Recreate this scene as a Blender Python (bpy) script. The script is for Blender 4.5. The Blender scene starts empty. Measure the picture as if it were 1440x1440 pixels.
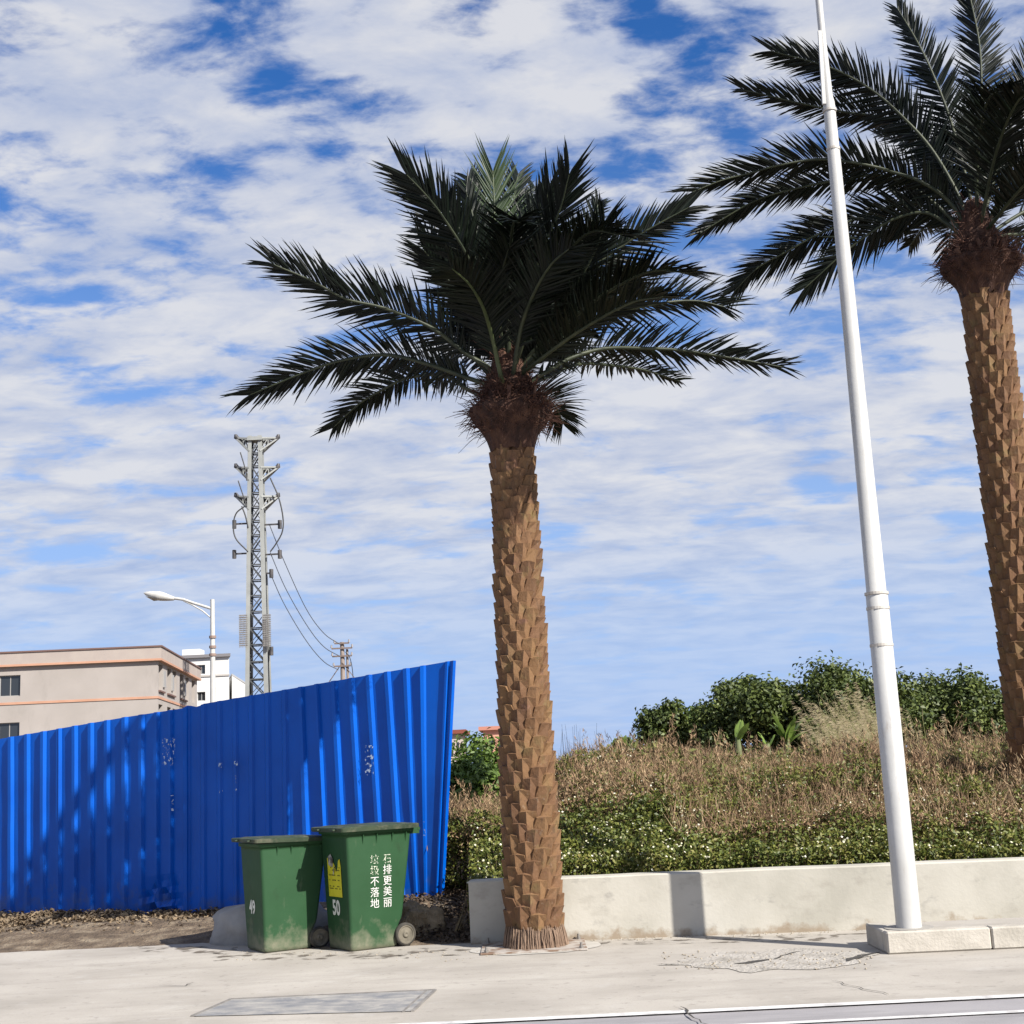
import bpy, math, random
import numpy as np
from mathutils import Vector, Matrix, noise
random.seed(7)
rng = np.random.default_rng(11)
D = bpy.data
SC = bpy.context.scene
COL = SC.collection
rad = math.radians

# ------------------------------------------------------------------ camera
FPX = 1910.0; PITCH = rad(10.8); ROLL = rad(2.7); CAM = Vector((0, 0, 1.5))
Fv = Vector((0, math.cos(PITCH), math.sin(PITCH)))
R0 = Vector((1, 0, 0)); U0 = Vector((0, -math.sin(PITCH), math.cos(PITCH)))
Rv = math.cos(ROLL) * R0 - math.sin(ROLL) * U0
Uv = math.sin(ROLL) * R0 + math.cos(ROLL) * U0
cam = D.objects.new('camera', D.cameras.new('camera')); COL.objects.link(cam)
m = Matrix((Rv, Uv, -Fv)).transposed().to_4x4(); m.translation = CAM
cam.matrix_world = m
cam.data.sensor_width = 36; cam.data.lens = FPX / 1440 * 36
cam.data.clip_start = 0.1; cam.data.clip_end = 3000
SC.camera = cam
def ray(px, py): return Fv + (px - 720) / FPX * Rv + (720 - py) / FPX * Uv
def P(px, py, Y): d = ray(px, py); return CAM + d * (Y / d.y)
def G(px, py, z=0.0): d = ray(px, py); return CAM + d * ((z - CAM.z) / d.z)

# ------------------------------------------------------------------ materials
ALB = 0.80
def M(name, cols, scale=4.0, rough=0.7, bump=0.0, bscale=40.0, island=False, spec=0.4, metal=0.0, detail=6,
      lo=0.32, hi=0.68, stretch=(1, 1, 1), bdist=0.02, trans=0.0, rvar=0.0):
    cols = [tuple(v * ALB for v in c) for c in cols]
    mt = D.materials.new(name); mt.use_nodes = True
    nt = mt.node_tree; N = nt.nodes; L = nt.links
    bs = N['Principled BSDF']
    bs.inputs['Roughness'].default_value = rough
    bs.inputs['Metallic'].default_value = metal
    bs.inputs['Specular IOR Level'].default_value = spec
    tc = N.new('ShaderNodeTexCoord'); mp = N.new('ShaderNodeMapping')
    mp.inputs['Scale'].default_value = stretch
    L.new(tc.outputs['Object'], mp.inputs['Vector'])
    if len(cols) > 1:
        rp = N.new('ShaderNodeValToRGB')
        el = rp.color_ramp.elements
        while len(el) < len(cols): el.new(0.5)
        for i, c in enumerate(cols):
            el[i].position = lo + (hi - lo) * i / (len(cols) - 1); el[i].color = (*c, 1)
        nz = N.new('ShaderNodeTexNoise'); nz.inputs['Scale'].default_value = scale; nz.inputs['Detail'].default_value = detail
        L.new(mp.outputs[0], nz.inputs['Vector'])
        if island:
            g = N.new('ShaderNodeNewGeometry'); mx = N.new('ShaderNodeMath'); mx.operation = 'MULTIPLY_ADD'
            mx.inputs[1].default_value = 0.5; ad = N.new('ShaderNodeMath'); ad.operation = 'MULTIPLY'; ad.inputs[1].default_value = 0.5
            L.new(nz.outputs[0], ad.inputs[0])
            L.new(g.outputs['Random Per Island'], mx.inputs[0]); L.new(ad.outputs[0], mx.inputs[2])
            L.new(mx.outputs[0], rp.inputs[0])
        else:
            L.new(nz.outputs[0], rp.inputs[0])
        L.new(rp.outputs[0], bs.inputs['Base Color'])
        mt['ramp'] = rp.name
    else:
        bs.inputs['Base Color'].default_value = (*cols[0], 1)
    if rvar:
        n3 = N.new('ShaderNodeTexNoise'); n3.inputs['Scale'].default_value = scale * 2.3; n3.inputs['Detail'].default_value = 5
        mr = N.new('ShaderNodeMapRange'); mr.inputs['To Min'].default_value = rough - rvar; mr.inputs['To Max'].default_value = rough + rvar
        L.new(mp.outputs[0], n3.inputs['Vector']); L.new(n3.outputs[0], mr.inputs[0]); L.new(mr.outputs[0], bs.inputs['Roughness'])
    if bump:
        n2 = N.new('ShaderNodeTexNoise'); n2.inputs['Scale'].default_value = bscale; n2.inputs['Detail'].default_value = 5
        b = N.new('ShaderNodeBump'); b.inputs['Strength'].default_value = bump; b.inputs['Distance'].default_value = bdist
        L.new(mp.outputs[0], n2.inputs['Vector']); L.new(n2.outputs[0], b.inputs['Height']); L.new(b.outputs[0], bs.inputs['Normal'])
    if trans:
        tr = N.new('ShaderNodeBsdfTranslucent'); mix = N.new('ShaderNodeMixShader'); mix.inputs[0].default_value = trans
        src = bs.inputs['Base Color'].links[0].from_socket if bs.inputs['Base Color'].links else None
        if src: L.new(src, tr.inputs['Color'])
        else: tr.inputs['Color'].default_value = (*cols[0], 1)
        L.new(bs.outputs[0], mix.inputs[1]); L.new(tr.outputs[0], mix.inputs[2]); L.new(mix.outputs[0], N['Material Output'].inputs['Surface'])
    return mt

def overlay(mt, col, scale, lo, hi, zfade=None, stretch=(1, 1, 1), seed=0.0, detail=8, amount=1.0, rough=None):
    """mix a second colour (dirt, stain, chipped paint) over a material where a noise passes a threshold; zfade=(z0,z1): limited to low parts"""
    nt = mt.node_tree; N = nt.nodes; L = nt.links; bs = N['Principled BSDF']
    tc = N.new('ShaderNodeTexCoord'); mp = N.new('ShaderNodeMapping'); mp.inputs['Scale'].default_value = stretch
    mp.inputs['Location'].default_value = (seed, seed * 1.7, seed * .3)
    L.new(tc.outputs['Object'], mp.inputs['Vector'])
    nz = N.new('ShaderNodeTexNoise'); nz.inputs['Scale'].default_value = scale; nz.inputs['Detail'].default_value = detail
    nz.inputs['Roughness'].default_value = 0.65
    L.new(mp.outputs[0], nz.inputs['Vector'])
    mr = N.new('ShaderNodeMapRange'); mr.inputs['From Min'].default_value = lo; mr.inputs['From Max'].default_value = hi
    mr.inputs['To Max'].default_value = amount
    fac = nz.outputs[0]
    if zfade:
        sp = N.new('ShaderNodeSeparateXYZ'); L.new(tc.outputs['Object'], sp.inputs[0])
        mz = N.new('ShaderNodeMapRange'); mz.inputs['From Min'].default_value = zfade[0]; mz.inputs['From Max'].default_value = zfade[1]
        mz.inputs['To Min'].default_value = 0.28; mz.inputs['To Max'].default_value = -0.15; L.new(sp.outputs[2], mz.inputs[0])
        ad = N.new('ShaderNodeMath'); ad.operation = 'ADD'; L.new(nz.outputs[0], ad.inputs[0]); L.new(mz.outputs[0], ad.inputs[1]); fac = ad.outputs[0]
    L.new(fac, mr.inputs[0])
    mx = N.new('ShaderNodeMix'); mx.data_type = 'RGBA'
    L.new(mr.outputs[0], mx.inputs[0])
    inp = bs.inputs['Base Color']
    if inp.links: L.new(inp.links[0].from_socket, mx.inputs[6])
    else: mx.inputs[6].default_value = inp.default_value[:]
    mx.inputs[7].default_value = (*[v * ALB for v in col], 1)
    L.new(mx.outputs[2], inp)
    return mt

def masked(name, col, scale, lo, hi, rough=0.7, detail=6, seed=0):
    """paint that survives only in patches: noise decides paint or nothing"""
    mt = M(name, [col], rough=rough)
    nt = mt.node_tree; N = nt.nodes; L = nt.links; bs = N['Principled BSDF']
    tc = N.new('ShaderNodeTexCoord'); mp = N.new('ShaderNodeMapping'); mp.inputs['Location'].default_value = (seed, 0, 0)
    nz = N.new('ShaderNodeTexNoise'); nz.inputs['Scale'].default_value = scale; nz.inputs['Detail'].default_value = detail
    mr = N.new('ShaderNodeMapRange'); mr.inputs['From Min'].default_value = lo; mr.inputs['From Max'].default_value = hi
    L.new(tc.outputs['Object'], mp.inputs[0]); L.new(mp.outputs[0], nz.inputs['Vector']); L.new(nz.outputs[0], mr.inputs[0]); L.new(mr.outputs[0], bs.inputs['Alpha'])
    return mt

# ------------------------------------------------------------------ object helpers
def tag(o, label=None, cat=None, group=None, kind=None):
    if label: o['label'] = label
    if cat: o['category'] = cat
    if group: o['group'] = group
    if kind: o['kind'] = kind
    return o
def thing(name, loc, label, cat, group=None):
    o = D.objects.new(name, None); COL.objects.link(o); o.location = loc; o.empty_display_size = 0.2
    return tag(o, label, cat, group)
def wloc(o):
    v = Vector((0, 0, 0))
    while o is not None: v += Vector(o.location); o = o.parent
    return v

class MB:
    """collects shapes in WORLD coordinates; build() links ONE mesh, its origin at the parent's base"""
    def __init__(s): s.v = []; s.f = []; s.sm = []
    def add(s, vs, fs, smooth=False):
        n = len(s.v); s.v += [tuple(x) for x in vs]; s.f += [tuple(i + n for i in f) for f in fs]; s.sm += [smooth] * len(fs)
    def box(s, a, b, mat=None, bev=0.0):
        x0, y0, z0 = a; x1, y1, z1 = b
        if bev:
            vs = []; r = bev
            for (x, sx) in ((x0, 1), (x1, -1)):
                for (y, sy) in ((y0, 1), (y1, -1)):
                    for (z, sz) in ((z0, 1), (z1, -1)):
                        vs += [(x + sx * r, y + sy * r, z), (x + sx * r, y, z + sz * r), (x, y + sy * r, z + sz * r)]
            def I(i, j, k, c): return ((i * 2 + j) * 2 + k) * 3 + c
            fs = []
            for k in (0, 1): fs.append([I(0, 0, k, 0), I(1, 0, k, 0), I(1, 1, k, 0), I(0, 1, k, 0)][::(1 if k else -1)])
            for j in (0, 1): fs.append([I(0, j, 0, 1), I(1, j, 0, 1), I(1, j, 1, 1), I(0, j, 1, 1)][::(-1 if j else 1)])
            for i in (0, 1): fs.append([I(i, 0, 0, 2), I(i, 1, 0, 2), I(i, 1, 1, 2), I(i, 0, 1, 2)][::(1 if i else -1)])
            for j in (0, 1):
                for k in (0, 1): fs.append([I(0, j, k, 0), I(1, j, k, 0), I(1, j, k, 1), I(0, j, k, 1)])
            for i in (0, 1):
                for k in (0, 1): fs.append([I(i, 0, k, 0), I(i, 1, k, 0), I(i, 1, k, 2), I(i, 0, k, 2)])
            for i in (0, 1):
                for j in (0, 1): fs.append([I(i, j, 0, 1), I(i, j, 1, 1), I(i, j, 1, 2), I(i, j, 0, 2)])
            for i in (0, 1):
                for j in (0, 1):
                    for k in (0, 1): fs.append([I(i, j, k, 0), I(i, j, k, 1), I(i, j, k, 2)])
        else:
            vs = [(x0, y0, z0), (x1, y0, z0), (x1, y1, z0), (x0, y1, z0), (x0, y0, z1), (x1, y0, z1), (x1, y1, z1), (x0, y1, z1)]
            fs = [(0, 3, 2, 1), (4, 5, 6, 7), (0, 1, 5, 4), (1, 2, 6, 5), (2, 3, 7, 6), (3, 0, 4, 7)]
        if mat is not None: vs = [mat @ Vector(v) for v in vs]
        s.add(vs, fs)
    def bar(s, a, b, w, h=None, up=(0, 0, 1)):
        a = Vector(a); b = Vector(b); h = h or w; t = (b - a); L = t.length; t.normalize()
        u = Vector(up)
        if abs(t.dot(u)) > 0.95: u = Vector((0, 1, 0))
        sd = t.cross(u).normalized(); u = sd.cross(t)
        s.box((-w / 2, -h / 2, 0), (w / 2, h / 2, L), Matrix.Translation(a) @ Matrix((sd, u, t)).transposed().to_4x4())
    def tube(s, pts, rs, n=8, cap=True, smooth=True):
        pts = [Vector(p) for p in pts]
        if not hasattr(rs, '__len__'): rs = [rs] * len(pts)
        t0 = (pts[1] - pts[0]).normalized()
        ref = Vector((0, 0, 1)) if abs(t0.z) < 0.9 else Vector((1, 0, 0))
        u = t0.cross(ref).normalized(); vs = []
        for i, p in enumerate(pts):
            t = (pts[min(i + 1, len(pts) - 1)] - pts[max(i - 1, 0)]).normalized()
            u = (u - t * u.dot(t)).normalized(); w = t.cross(u)
            for k in range(n):
                a = 2 * math.pi * k / n; vs.append(p + (u * math.cos(a) + w * math.sin(a)) * rs[i])
        fs = [(i * n + k, i * n + (k + 1) % n, (i + 1) * n + (k + 1) % n, (i + 1) * n + k) for i in range(len(pts) - 1) for k in range(n)]
        s.add(vs, fs, smooth)
        if cap:
            s.add(vs[:n], [tuple(range(n))[::-1]]); s.add(vs[-n:], [tuple(range(n))])
    def quad(s, *p): s.add(p, [tuple(range(len(p)))])
    def build(s, name, mat, parent=None, org=None, **kw):
        o = D.objects.new(name, None) if False else None
        me = D.meshes.new(name)
        base = org if org is not None else (wloc(parent) if parent is not None else Vector((0, 0, 0)))
        base = Vector(base)
        me.from_pydata([(v[0] - base.x, v[1] - base.y, v[2] - base.z) for v in s.v], [], s.f)
        me.polygons.foreach_set('use_smooth', s.sm)
        me.materials.append(mat); me.update()
        o = D.objects.new(name, me); COL.objects.link(o)
        if parent is not None:
            o.parent = parent
            if org is not None: o.location = Vector(org) - wloc(parent)
        else: o.location = base
        tag(o, **kw)
        return o

def npmesh(name, V, Fq, mat, parent=None, org=(0, 0, 0), **kw):
    """V (n,3) world, Fq (m,4) quads"""
    V = V - np.array(org, dtype=float)
    me = D.meshes.new(name)
    me.vertices.add(len(V)); me.vertices.foreach_set('co', V.astype(np.float32).ravel())
    k = Fq.shape[1]
    me.loops.add(Fq.size); me.loops.foreach_set('vertex_index', Fq.astype(np.int32).ravel())
    me.polygons.add(len(Fq)); me.polygons.foreach_set('loop_start', np.arange(0, Fq.size, k, dtype=np.int32))
    me.update(calc_edges=True); me.validate()
    me.materials.append(mat)
    o = D.objects.new(name, me); COL.objects.link(o)
    o.location = Vector(org) if parent is None else Vector(org) - wloc(parent)
    if parent is not None: o.parent = parent
    tag(o, **kw); return o

def unit(a): return a / np.maximum(np.linalg.norm(a, axis=1, keepdims=True), 1e-9)
def leaves(C, length, width, nrm, along=None, fold=0.25):
    """one diamond-shaped folded leaf per centre C: two triangles-ish as one bent quad (base, left, tip, right)"""
    n = len(C)
    nrm = unit(nrm)
    if along is None: along = rng.normal(size=(n, 3))
    along = unit(along - nrm * np.sum(along * nrm, axis=1, keepdims=True))
    side = np.cross(nrm, along)
    L = (length * rng.uniform(.6, 1.25, n))[:, None]; W = (width * rng.uniform(.7, 1.2, n))[:, None]
    V = np.stack([C - along * L * .5, C + side * W * .5 + nrm * W * fold - along * L * .06, C + along * L * .5 - nrm * L * .12, C - side * W * .5 + nrm * W * fold - along * L * .06], axis=1)
    F = np.arange(4 * n).reshape(n, 4)
    return V.reshape(-1, 3), F

def merge(*VF):
    Vs = []; Fs = []; k = 0
    for V, F in VF: Vs.append(V); Fs.append(F + k); k += len(V)
    return np.concatenate(Vs), np.concatenate(Fs)

# ------------------------------------------------------------------ world: sky, clouds, sun
SUN_EL = 38.0
sun_h = Vector((0.72, -0.694, 0)).normalized()
sun_dir = Vector((sun_h.x * math.cos(rad(SUN_EL)), sun_h.y * math.cos(rad(SUN_EL)), math.sin(rad(SUN_EL))))
W = D.worlds.new('World'); SC.world = W; W.use_nodes = True
nt = W.node_tree; N = nt.nodes; L = nt.links
bg = N['Background']; out = N['World Output']
sky = N.new('ShaderNodeTexSky'); sky.sky_type = 'NISHITA'; sky.sun_disc = False
sky.sun_elevation = rad(SUN_EL); sky.sun_rotation = math.atan2(sun_h.x, sun_h.y)
sky.air_density = 1.0; sky.dust_density = 0.6; sky.ozone_density = 2.2
hs = N.new('ShaderNodeHueSaturation'); hs.inputs['Saturation'].default_value = 1.25; hs.inputs['Value'].default_value = 1.0
L.new(sky.outputs[0], hs.inputs['Color'])
tint = N.new('ShaderNodeMix'); tint.data_type = 'RGBA'; tint.blend_type = 'MULTIPLY'; tint.inputs[0].default_value = 1
L.new(hs.outputs[0], tint.inputs[6]); tint.inputs[7].default_value = (.52, .80, 1.14, 1)
bg.inputs['Strength'].default_value = 0.068
tc = N.new('ShaderNodeTexCoord'); sp = N.new('ShaderNodeSeparateXYZ'); L.new(tc.outputs['Generated'], sp.inputs[0])
def math_n(op, a, b=None, c=None):
    n = N.new('ShaderNodeMath'); n.operation = op
    for i, x in enumerate((a, b, c)):
        if x is None: continue
        if isinstance(x, (int, float)): n.inputs[i].default_value = x
        else: L.new(x, n.inputs[i])
    return n.outputs[0]
def mrange(x, a, b, c=0.0, d=1.0, smooth=True):
    n = N.new('ShaderNodeMapRange'); n.interpolation_type = 'SMOOTHSTEP' if smooth else 'LINEAR'
    L.new(x, n.inputs[0])
    for i, v in zip((1, 2, 3, 4), (a, b, c, d)): n.inputs[i].default_value = v
    return n.outputs[0]
zc = math_n('MAXIMUM', sp.outputs[2], 0.0)
den = math_n('ADD', zc, 0.17)
cu = math_n('DIVIDE', sp.outputs[0], den); cv = math_n('DIVIDE', sp.outputs[1], den)
cb = N.new('ShaderNodeCombineXYZ'); L.new(cu, cb.inputs[0]); L.new(cv, cb.inputs[1])
def cnoise(scale, detail, rough, loc, rot=0.0, st=(1, 1, 1), dist=0.0):
    mp = N.new('ShaderNodeMapping'); mp.inputs['Location'].default_value = loc; mp.inputs['Rotation'].default_value = (0, 0, rot); mp.inputs['Scale'].default_value = st
    L.new(cb.outputs[0], mp.inputs[0])
    nz = N.new('ShaderNodeTexNoise'); nz.inputs['Scale'].default_value = scale; nz.inputs['Detail'].default_value = detail
    nz.inputs['Roughness'].default_value = rough; nz.inputs['Distortion'].default_value = dist
    L.new(mp.outputs[0], nz.inputs['Vector']); return nz.outputs[0]
big = cnoise(1.7, 3, .5, (3.1, 1.7, 0), rad(20), (1.0, 1.25, 1))
mid = cnoise(6.0, 9, .56, (0.4, 5.2, 0), rad(28), (0.85, 1.25, 1), 0.2)
fine = cnoise(14, 8, .6, (7.4, 2.2, 0), rad(20), (.85, 1.2, 1), 0.3)
dens = math_n('ADD', math_n('ADD', math_n('MULTIPLY', big, .36), math_n('MULTIPLY', mid, .64)), math_n('MULTIPLY', math_n('SUBTRACT', fine, .5), mrange(sp.outputs[2], .12, .36, .08, .34)))
cover = mrange(sp.outputs[2], 0.16, 0.50, 0.060, 0.018, False)      # thicker veil lower down
dens = math_n('ADD', dens, cover)
# larger gaps and banks of this particular sky, each a soft patch round its own direction
for (px, py, r, st) in ((345, 60, 70, -.09), (385, 130, 55, -.06), (480, 160, 45, -.06), (560, 165, 45, -.07), (215, 220, 55, -.10), (290, 235, 50, -.08),
                        (330, 270, 40, -.06), (450, 365, 45, -.07), (510, 395, 40, -.05), (250, 395, 50, -.05), (880, 25, 60, -.09), (930, 60, 50, -.07), (1010, 100, 70, -.09),
                        (880, 150, 50, -.07), (1230, 385, 50, -.06), (1090, 440, 40, -.08), (1140, 655, 30, -.08), (975, 705, 32, -.06), (930, 500, 45, -.05), (900, 330, 60, -.04),
                        (230, 110, 100, .05), (270, 320, 90, .04), (450, 230, 90, .04), (800, 90, 90, .02), (640, 60, 70, .0), (900, 240, 80, .02), (600, 300, 60, .03), (60, 150, 120, .02),
                        (400, 480, 100, .04), (900, 600, 120, .05), (1080, 560, 100, .05), (500, 700, 120, .03), (1000, 780, 120, .03)):
    d = ray(px, py).normalized(); vd = N.new('ShaderNodeVectorMath'); vd.operation = 'DOT_PRODUCT'
    L.new(tc.outputs['Generated'], vd.inputs[0]); vd.inputs[1].default_value = d
    ang = math.atan(r * 1.6 / FPX)
    dens = math_n('ADD', dens, mrange(vd.outputs['Value'], math.cos(ang), 1.0, 0.0, st * (.75 if st < 0 else 1)))
mask = mrange(dens, 0.408, 0.57)
mask = math_n('MULTIPLY', mask, mrange(sp.outputs[2], 0.05, 0.21, 0.22, 0.94))
hz = N.new('ShaderNodeMix'); hz.data_type = 'RGBA'; L.new(mrange(sp.outputs[2], 0.0, 0.50, .96, 0.0), hz.inputs[0])
L.new(tint.outputs[2], hz.inputs[6]); hz.inputs[7].default_value = (3.2, 4.45, 7.1, 1); L.new(hz.outputs[2], bg.inputs['Color'])
cl = N.new('ShaderNodeBackground')
cr = N.new('ShaderNodeValToRGB'); cr.color_ramp.elements[0].position = 0.40; cr.color_ramp.elements[0].color = (.50, .59, .82, 1)
cr.color_ramp.elements[1].position = 0.60; cr.color_ramp.elements[1].color = (.88, .89, .935, 1)
shade = cnoise(5.2, 7, .6, (9.3, 3.4, 0), rad(28), (.85, 1.3, 1), .3)
L.new(math_n('ADD', math_n('MULTIPLY', dens, .35), math_n('MULTIPLY', shade, .65)), cr.inputs[0]); L.new(cr.outputs[0], cl.inputs['Color']); cl.inputs['Strength'].default_value = 0.45
mxs = N.new('ShaderNodeMixShader'); L.new(mask, mxs.inputs[0]); L.new(bg.outputs[0], mxs.inputs[1]); L.new(cl.outputs[0], mxs.inputs[2])
L.new(mxs.outputs[0], out.inputs['Surface'])
sl = D.lights.new('sun', 'SUN'); sl.energy = 4.9; sl.angle = rad(0.5); sl.color = (1.0, 0.95, 0.87)
so = D.objects.new('sun', sl); COL.objects.link(so); so.rotation_euler = sun_dir.to_track_quat('Z', 'Y').to_euler(); so.location = (20, -20, 30)
SC.view_settings.view_transform = 'Standard'; SC.view_settings.look = 'None'; SC.view_settings.gamma = 1
SC.view_settings.exposure = 0.92

# ------------------------------------------------------------------ ground
soil_m = M('soil', [(.10, .075, .05), (.2, .155, .105), (.30, .24, .17)], scale=2.5, rough=.95, bump=.8, bscale=18, bdist=.06)
conc = M('concrete_paving', [(.36, .33, .29), (.43, .395, .35), (.49, .455, .405)], scale=.9, rough=.9, bump=.25, bscale=60, bdist=.004, lo=.3, hi=.7)
overlay(conc, (.27, .245, .215), 1.1, .48, .72, seed=3, amount=.6, stretch=(.7, 2.6, 1))
overlay(conc, (.20, .18, .16), 11, .58, .72, seed=9, amount=.6); overlay(conc, (.30, .28, .25), 60, .55, .70, seed=19, amount=.6, detail=3)
overlay(conc, (.55, .53, .50), 3.5, .58, .8, seed=5, amount=.5)
road_m = M('road_surface', [(.27, .26, .265), (.33, .315, .325), (.37, .355, .36)], scale=1.2, rough=.88, bump=.4, bscale=120, bdist=.004)
overlay(road_m, (.17, .165, .17), 2.2, .5, .75, seed=2, amount=.6, stretch=(.4, 2.5, 1))
paint_m = M('road_paint', [(.62, .61, .60), (.74, .73, .72)], scale=3, rough=.7, bump=.2, bscale=60, bdist=.003)
overlay(paint_m, (.36, .34, .33), 7, .5, .68, seed=4, amount=.8)
b = MB(); b.quad((-900, -300, -0.02), (900, -300, -0.02), (900, 1500, -0.02), (-900, 1500, -0.02)); b.build('ground', soil_m, kind='structure')
yl = 8.78
b = MB(); b.quad((-30, yl, 0), (30, yl, 0), (30, 12.75, 0), (-1.9, 12.75, 0), (-2.5, 14.2, 0), (-30, 14.2, 0)); b.build('pavement', conc, kind='structure')
b = MB(); b.quad((-60, -8, -0.004), (60, -8, -0.004), (60, yl - .001, -0.004), (-60, yl - .001, -0.004)); b.build('road', road_m, kind='structure')
b = MB()
def strip(b, x0, y0, x1, y1, w, z): b.quad((x0, y0 - w / 2, z), (x1, y1 - w / 2, z), (x1, y1 + w / 2, z), (x0, y0 + w / 2, z))
strip(b, -30, 8.70, 30, 8.84, .10, .006)
b.build('edge_line', paint_m, kind='structure')
b = MB(); strip(b, .3, 8.25, 30, 8.62, .07, .004); b.build('faint_line', paint_m, kind='structure')
# cracks and joints
crk = M('crack', [(.06, .055, .05)], rough=1)
def crack(pts, w, z=.008, jit=.02):
    b = MB(); P2 = []
    for i in range(len(pts) - 1):
        a, c = Vector(pts[i]), Vector(pts[i + 1]); n = max(2, int((c - a).length / .08))
        for k in range(n): P2.append(a.lerp(c, k / n) + Vector((random.uniform(-jit, jit), random.uniform(-jit, jit), 0)))
    P2.append(Vector(pts[-1])); L_ = []; R_ = []
    for i, p in enumerate(P2):
        t = (P2[min(i + 1, len(P2) - 1)] - P2[max(i - 1, 0)]); nn = Vector((-t.y, t.x, 0)).normalized() * w * .6 * random.uniform(.25, .7) * (.3 if i in (0, len(P2) - 1) else 1)
        L_.append(p + nn); R_.append(p - nn)
    for i in range(len(P2) - 1):
        b.quad((L_[i].x, L_[i].y, z), (R_[i].x, R_[i].y, z), (R_[i + 1].x, R_[i + 1].y, z), (L_[i + 1].x, L_[i + 1].y, z))
    b.build('pavement_crack', crk, kind='structure')
crack([G(958, 1417), G(975, 1430), G(1000, 1448)], .022, .012)
crack([G(225, 1387), G(262, 1387), G(272, 1383)], .02)
crack([G(920, 1356), G(955, 1358)], .02)
crack([G(1030, 1356), G(1060, 1354), G(1085, 1350)], .11, jit=.03)
crack([G(1090, 1350), G(1110, 1341), G(1130, 1338)], .03)
crack([G(1195, 1352), G(1215, 1345), G(1238, 1340)], .09, jit=.03)
crack([G(1170, 1380), G(1250, 1400)], .012)
# damp dirty marks in front of the bins and the wall end
stm = masked('pavement_stain', (.15, .125, .10), 5.5, .52, .66, rough=.9, seed=3)
for c in (((300, 1352), (575, 1348), (575, 1338), (300, 1340)), ((180, 1338), (330, 1342), (335, 1332), (180, 1328)), ((560, 1345), (720, 1343), (700, 1332), (560, 1334)), ((800, 1330), (1240, 1322), (1240, 1312), (800, 1324))):
    b = MB(); b.quad(*[tuple(G(x, y)[:2]) + (.0035,) for x, y in c]); b.build('pavement_stain', stm, kind='structure')
# worn rough patch of the pavement
wm = M('worn_concrete', [(.32, .295, .26), (.42, .39, .35), (.48, .45, .41)], scale=5, rough=.95, bump=.8, bscale=30, bdist=.03)
wmN = wm.node_tree
def blob_sheet(name, cpts, z, mat, n=60, amp=.15):
    c = sum((Vector(p) for p in cpts), Vector()) / len(cpts); pts = []
    for i in range(n):
        t = i / n * len(cpts); a = Vector(cpts[int(t)]); d = Vector(cpts[(int(t) + 1) % len(cpts)]); p = a.lerp(d, t % 1)
        q = (p - c); q = q * (1 + amp * noise.noise(Vector((i * .35, 2, z * 100)))); pts.append((c.x + q.x, c.y + q.y, z))
    b = MB(); b.add([(c.x, c.y, z)] + pts, [(0, 1 + i, 1 + (i + 1) % n) for i in range(n)]); return b.build(name, mat, kind='structure')
blob_sheet('worn_patch', [G(925, 1358), G(1000, 1342), G(1100, 1336), G(1225, 1340), G(1190, 1362), G(1060, 1366)], .004, wm, amp=.3)
# service trench cover set in the pavement
pm = M('patch_concrete', [(.20, .205, .22), (.31, .30, .29), (.42, .40, .365)], scale=4.5, rough=.85, bump=.5, bscale=50, bdist=.01, stretch=(1, 1.6, 1))
overlay(pm, (.17, .18, .20), 3.5, .48, .66, seed=4, amount=.7, stretch=(1, 2, 1)); overlay(pm, (.45, .42, .38), 5, .55, .7, seed=14, amount=.7)
mc = [G(270, 1430), G(580, 1423), G(612, 1393), G(325, 1406)]
b = MB(); b.quad(*[(p.x, p.y, .005) for p in mc]); cov = b.build('ground_cover', pm, org=mc[0])
tag(cov, 'flush rectangular concrete access cover with dark frame in the pavement before the green bins', 'access cover')
b = MB()
for i in (1, 2, 3):
    a, c = mc[i], mc[(i + 1) % 4]; b.bar((a.x, a.y, .004), (c.x, c.y, .004), .022, .012)
a, c = mc[1], mc[2]; b.bar((a.x - .06, a.y, .003), (c.x - .06, c.y, .003), .015, .012)
b.build('frame', M('cover_frame', [(.17, .16, .15), (.28, .26, .24)], scale=8, rough=.8), cov, org=mc[0])
# kerb and raised strip at the right
kerb_m = M('kerb_stone', [(.40, .37, .32), (.55, .51, .45)], scale=5, rough=.9, bump=.5, bscale=40, bdist=.01)
b = MB()
for i in range(9): b.box((2.70 + i * .8, 10.80, 0.0), (2.70 + i * .8 + .792, 10.93, .165), bev=.012)
b.box((2.70, 10.932, 0), (2.82, 11.45, .163), bev=.01)
b.build('kerb', kerb_m, kind='structure')
b = MB(); b.box((2.822, 10.932, -.01), (12, 11.45, .150)); b.build('raised_pavement', conc, kind='structure')

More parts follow.
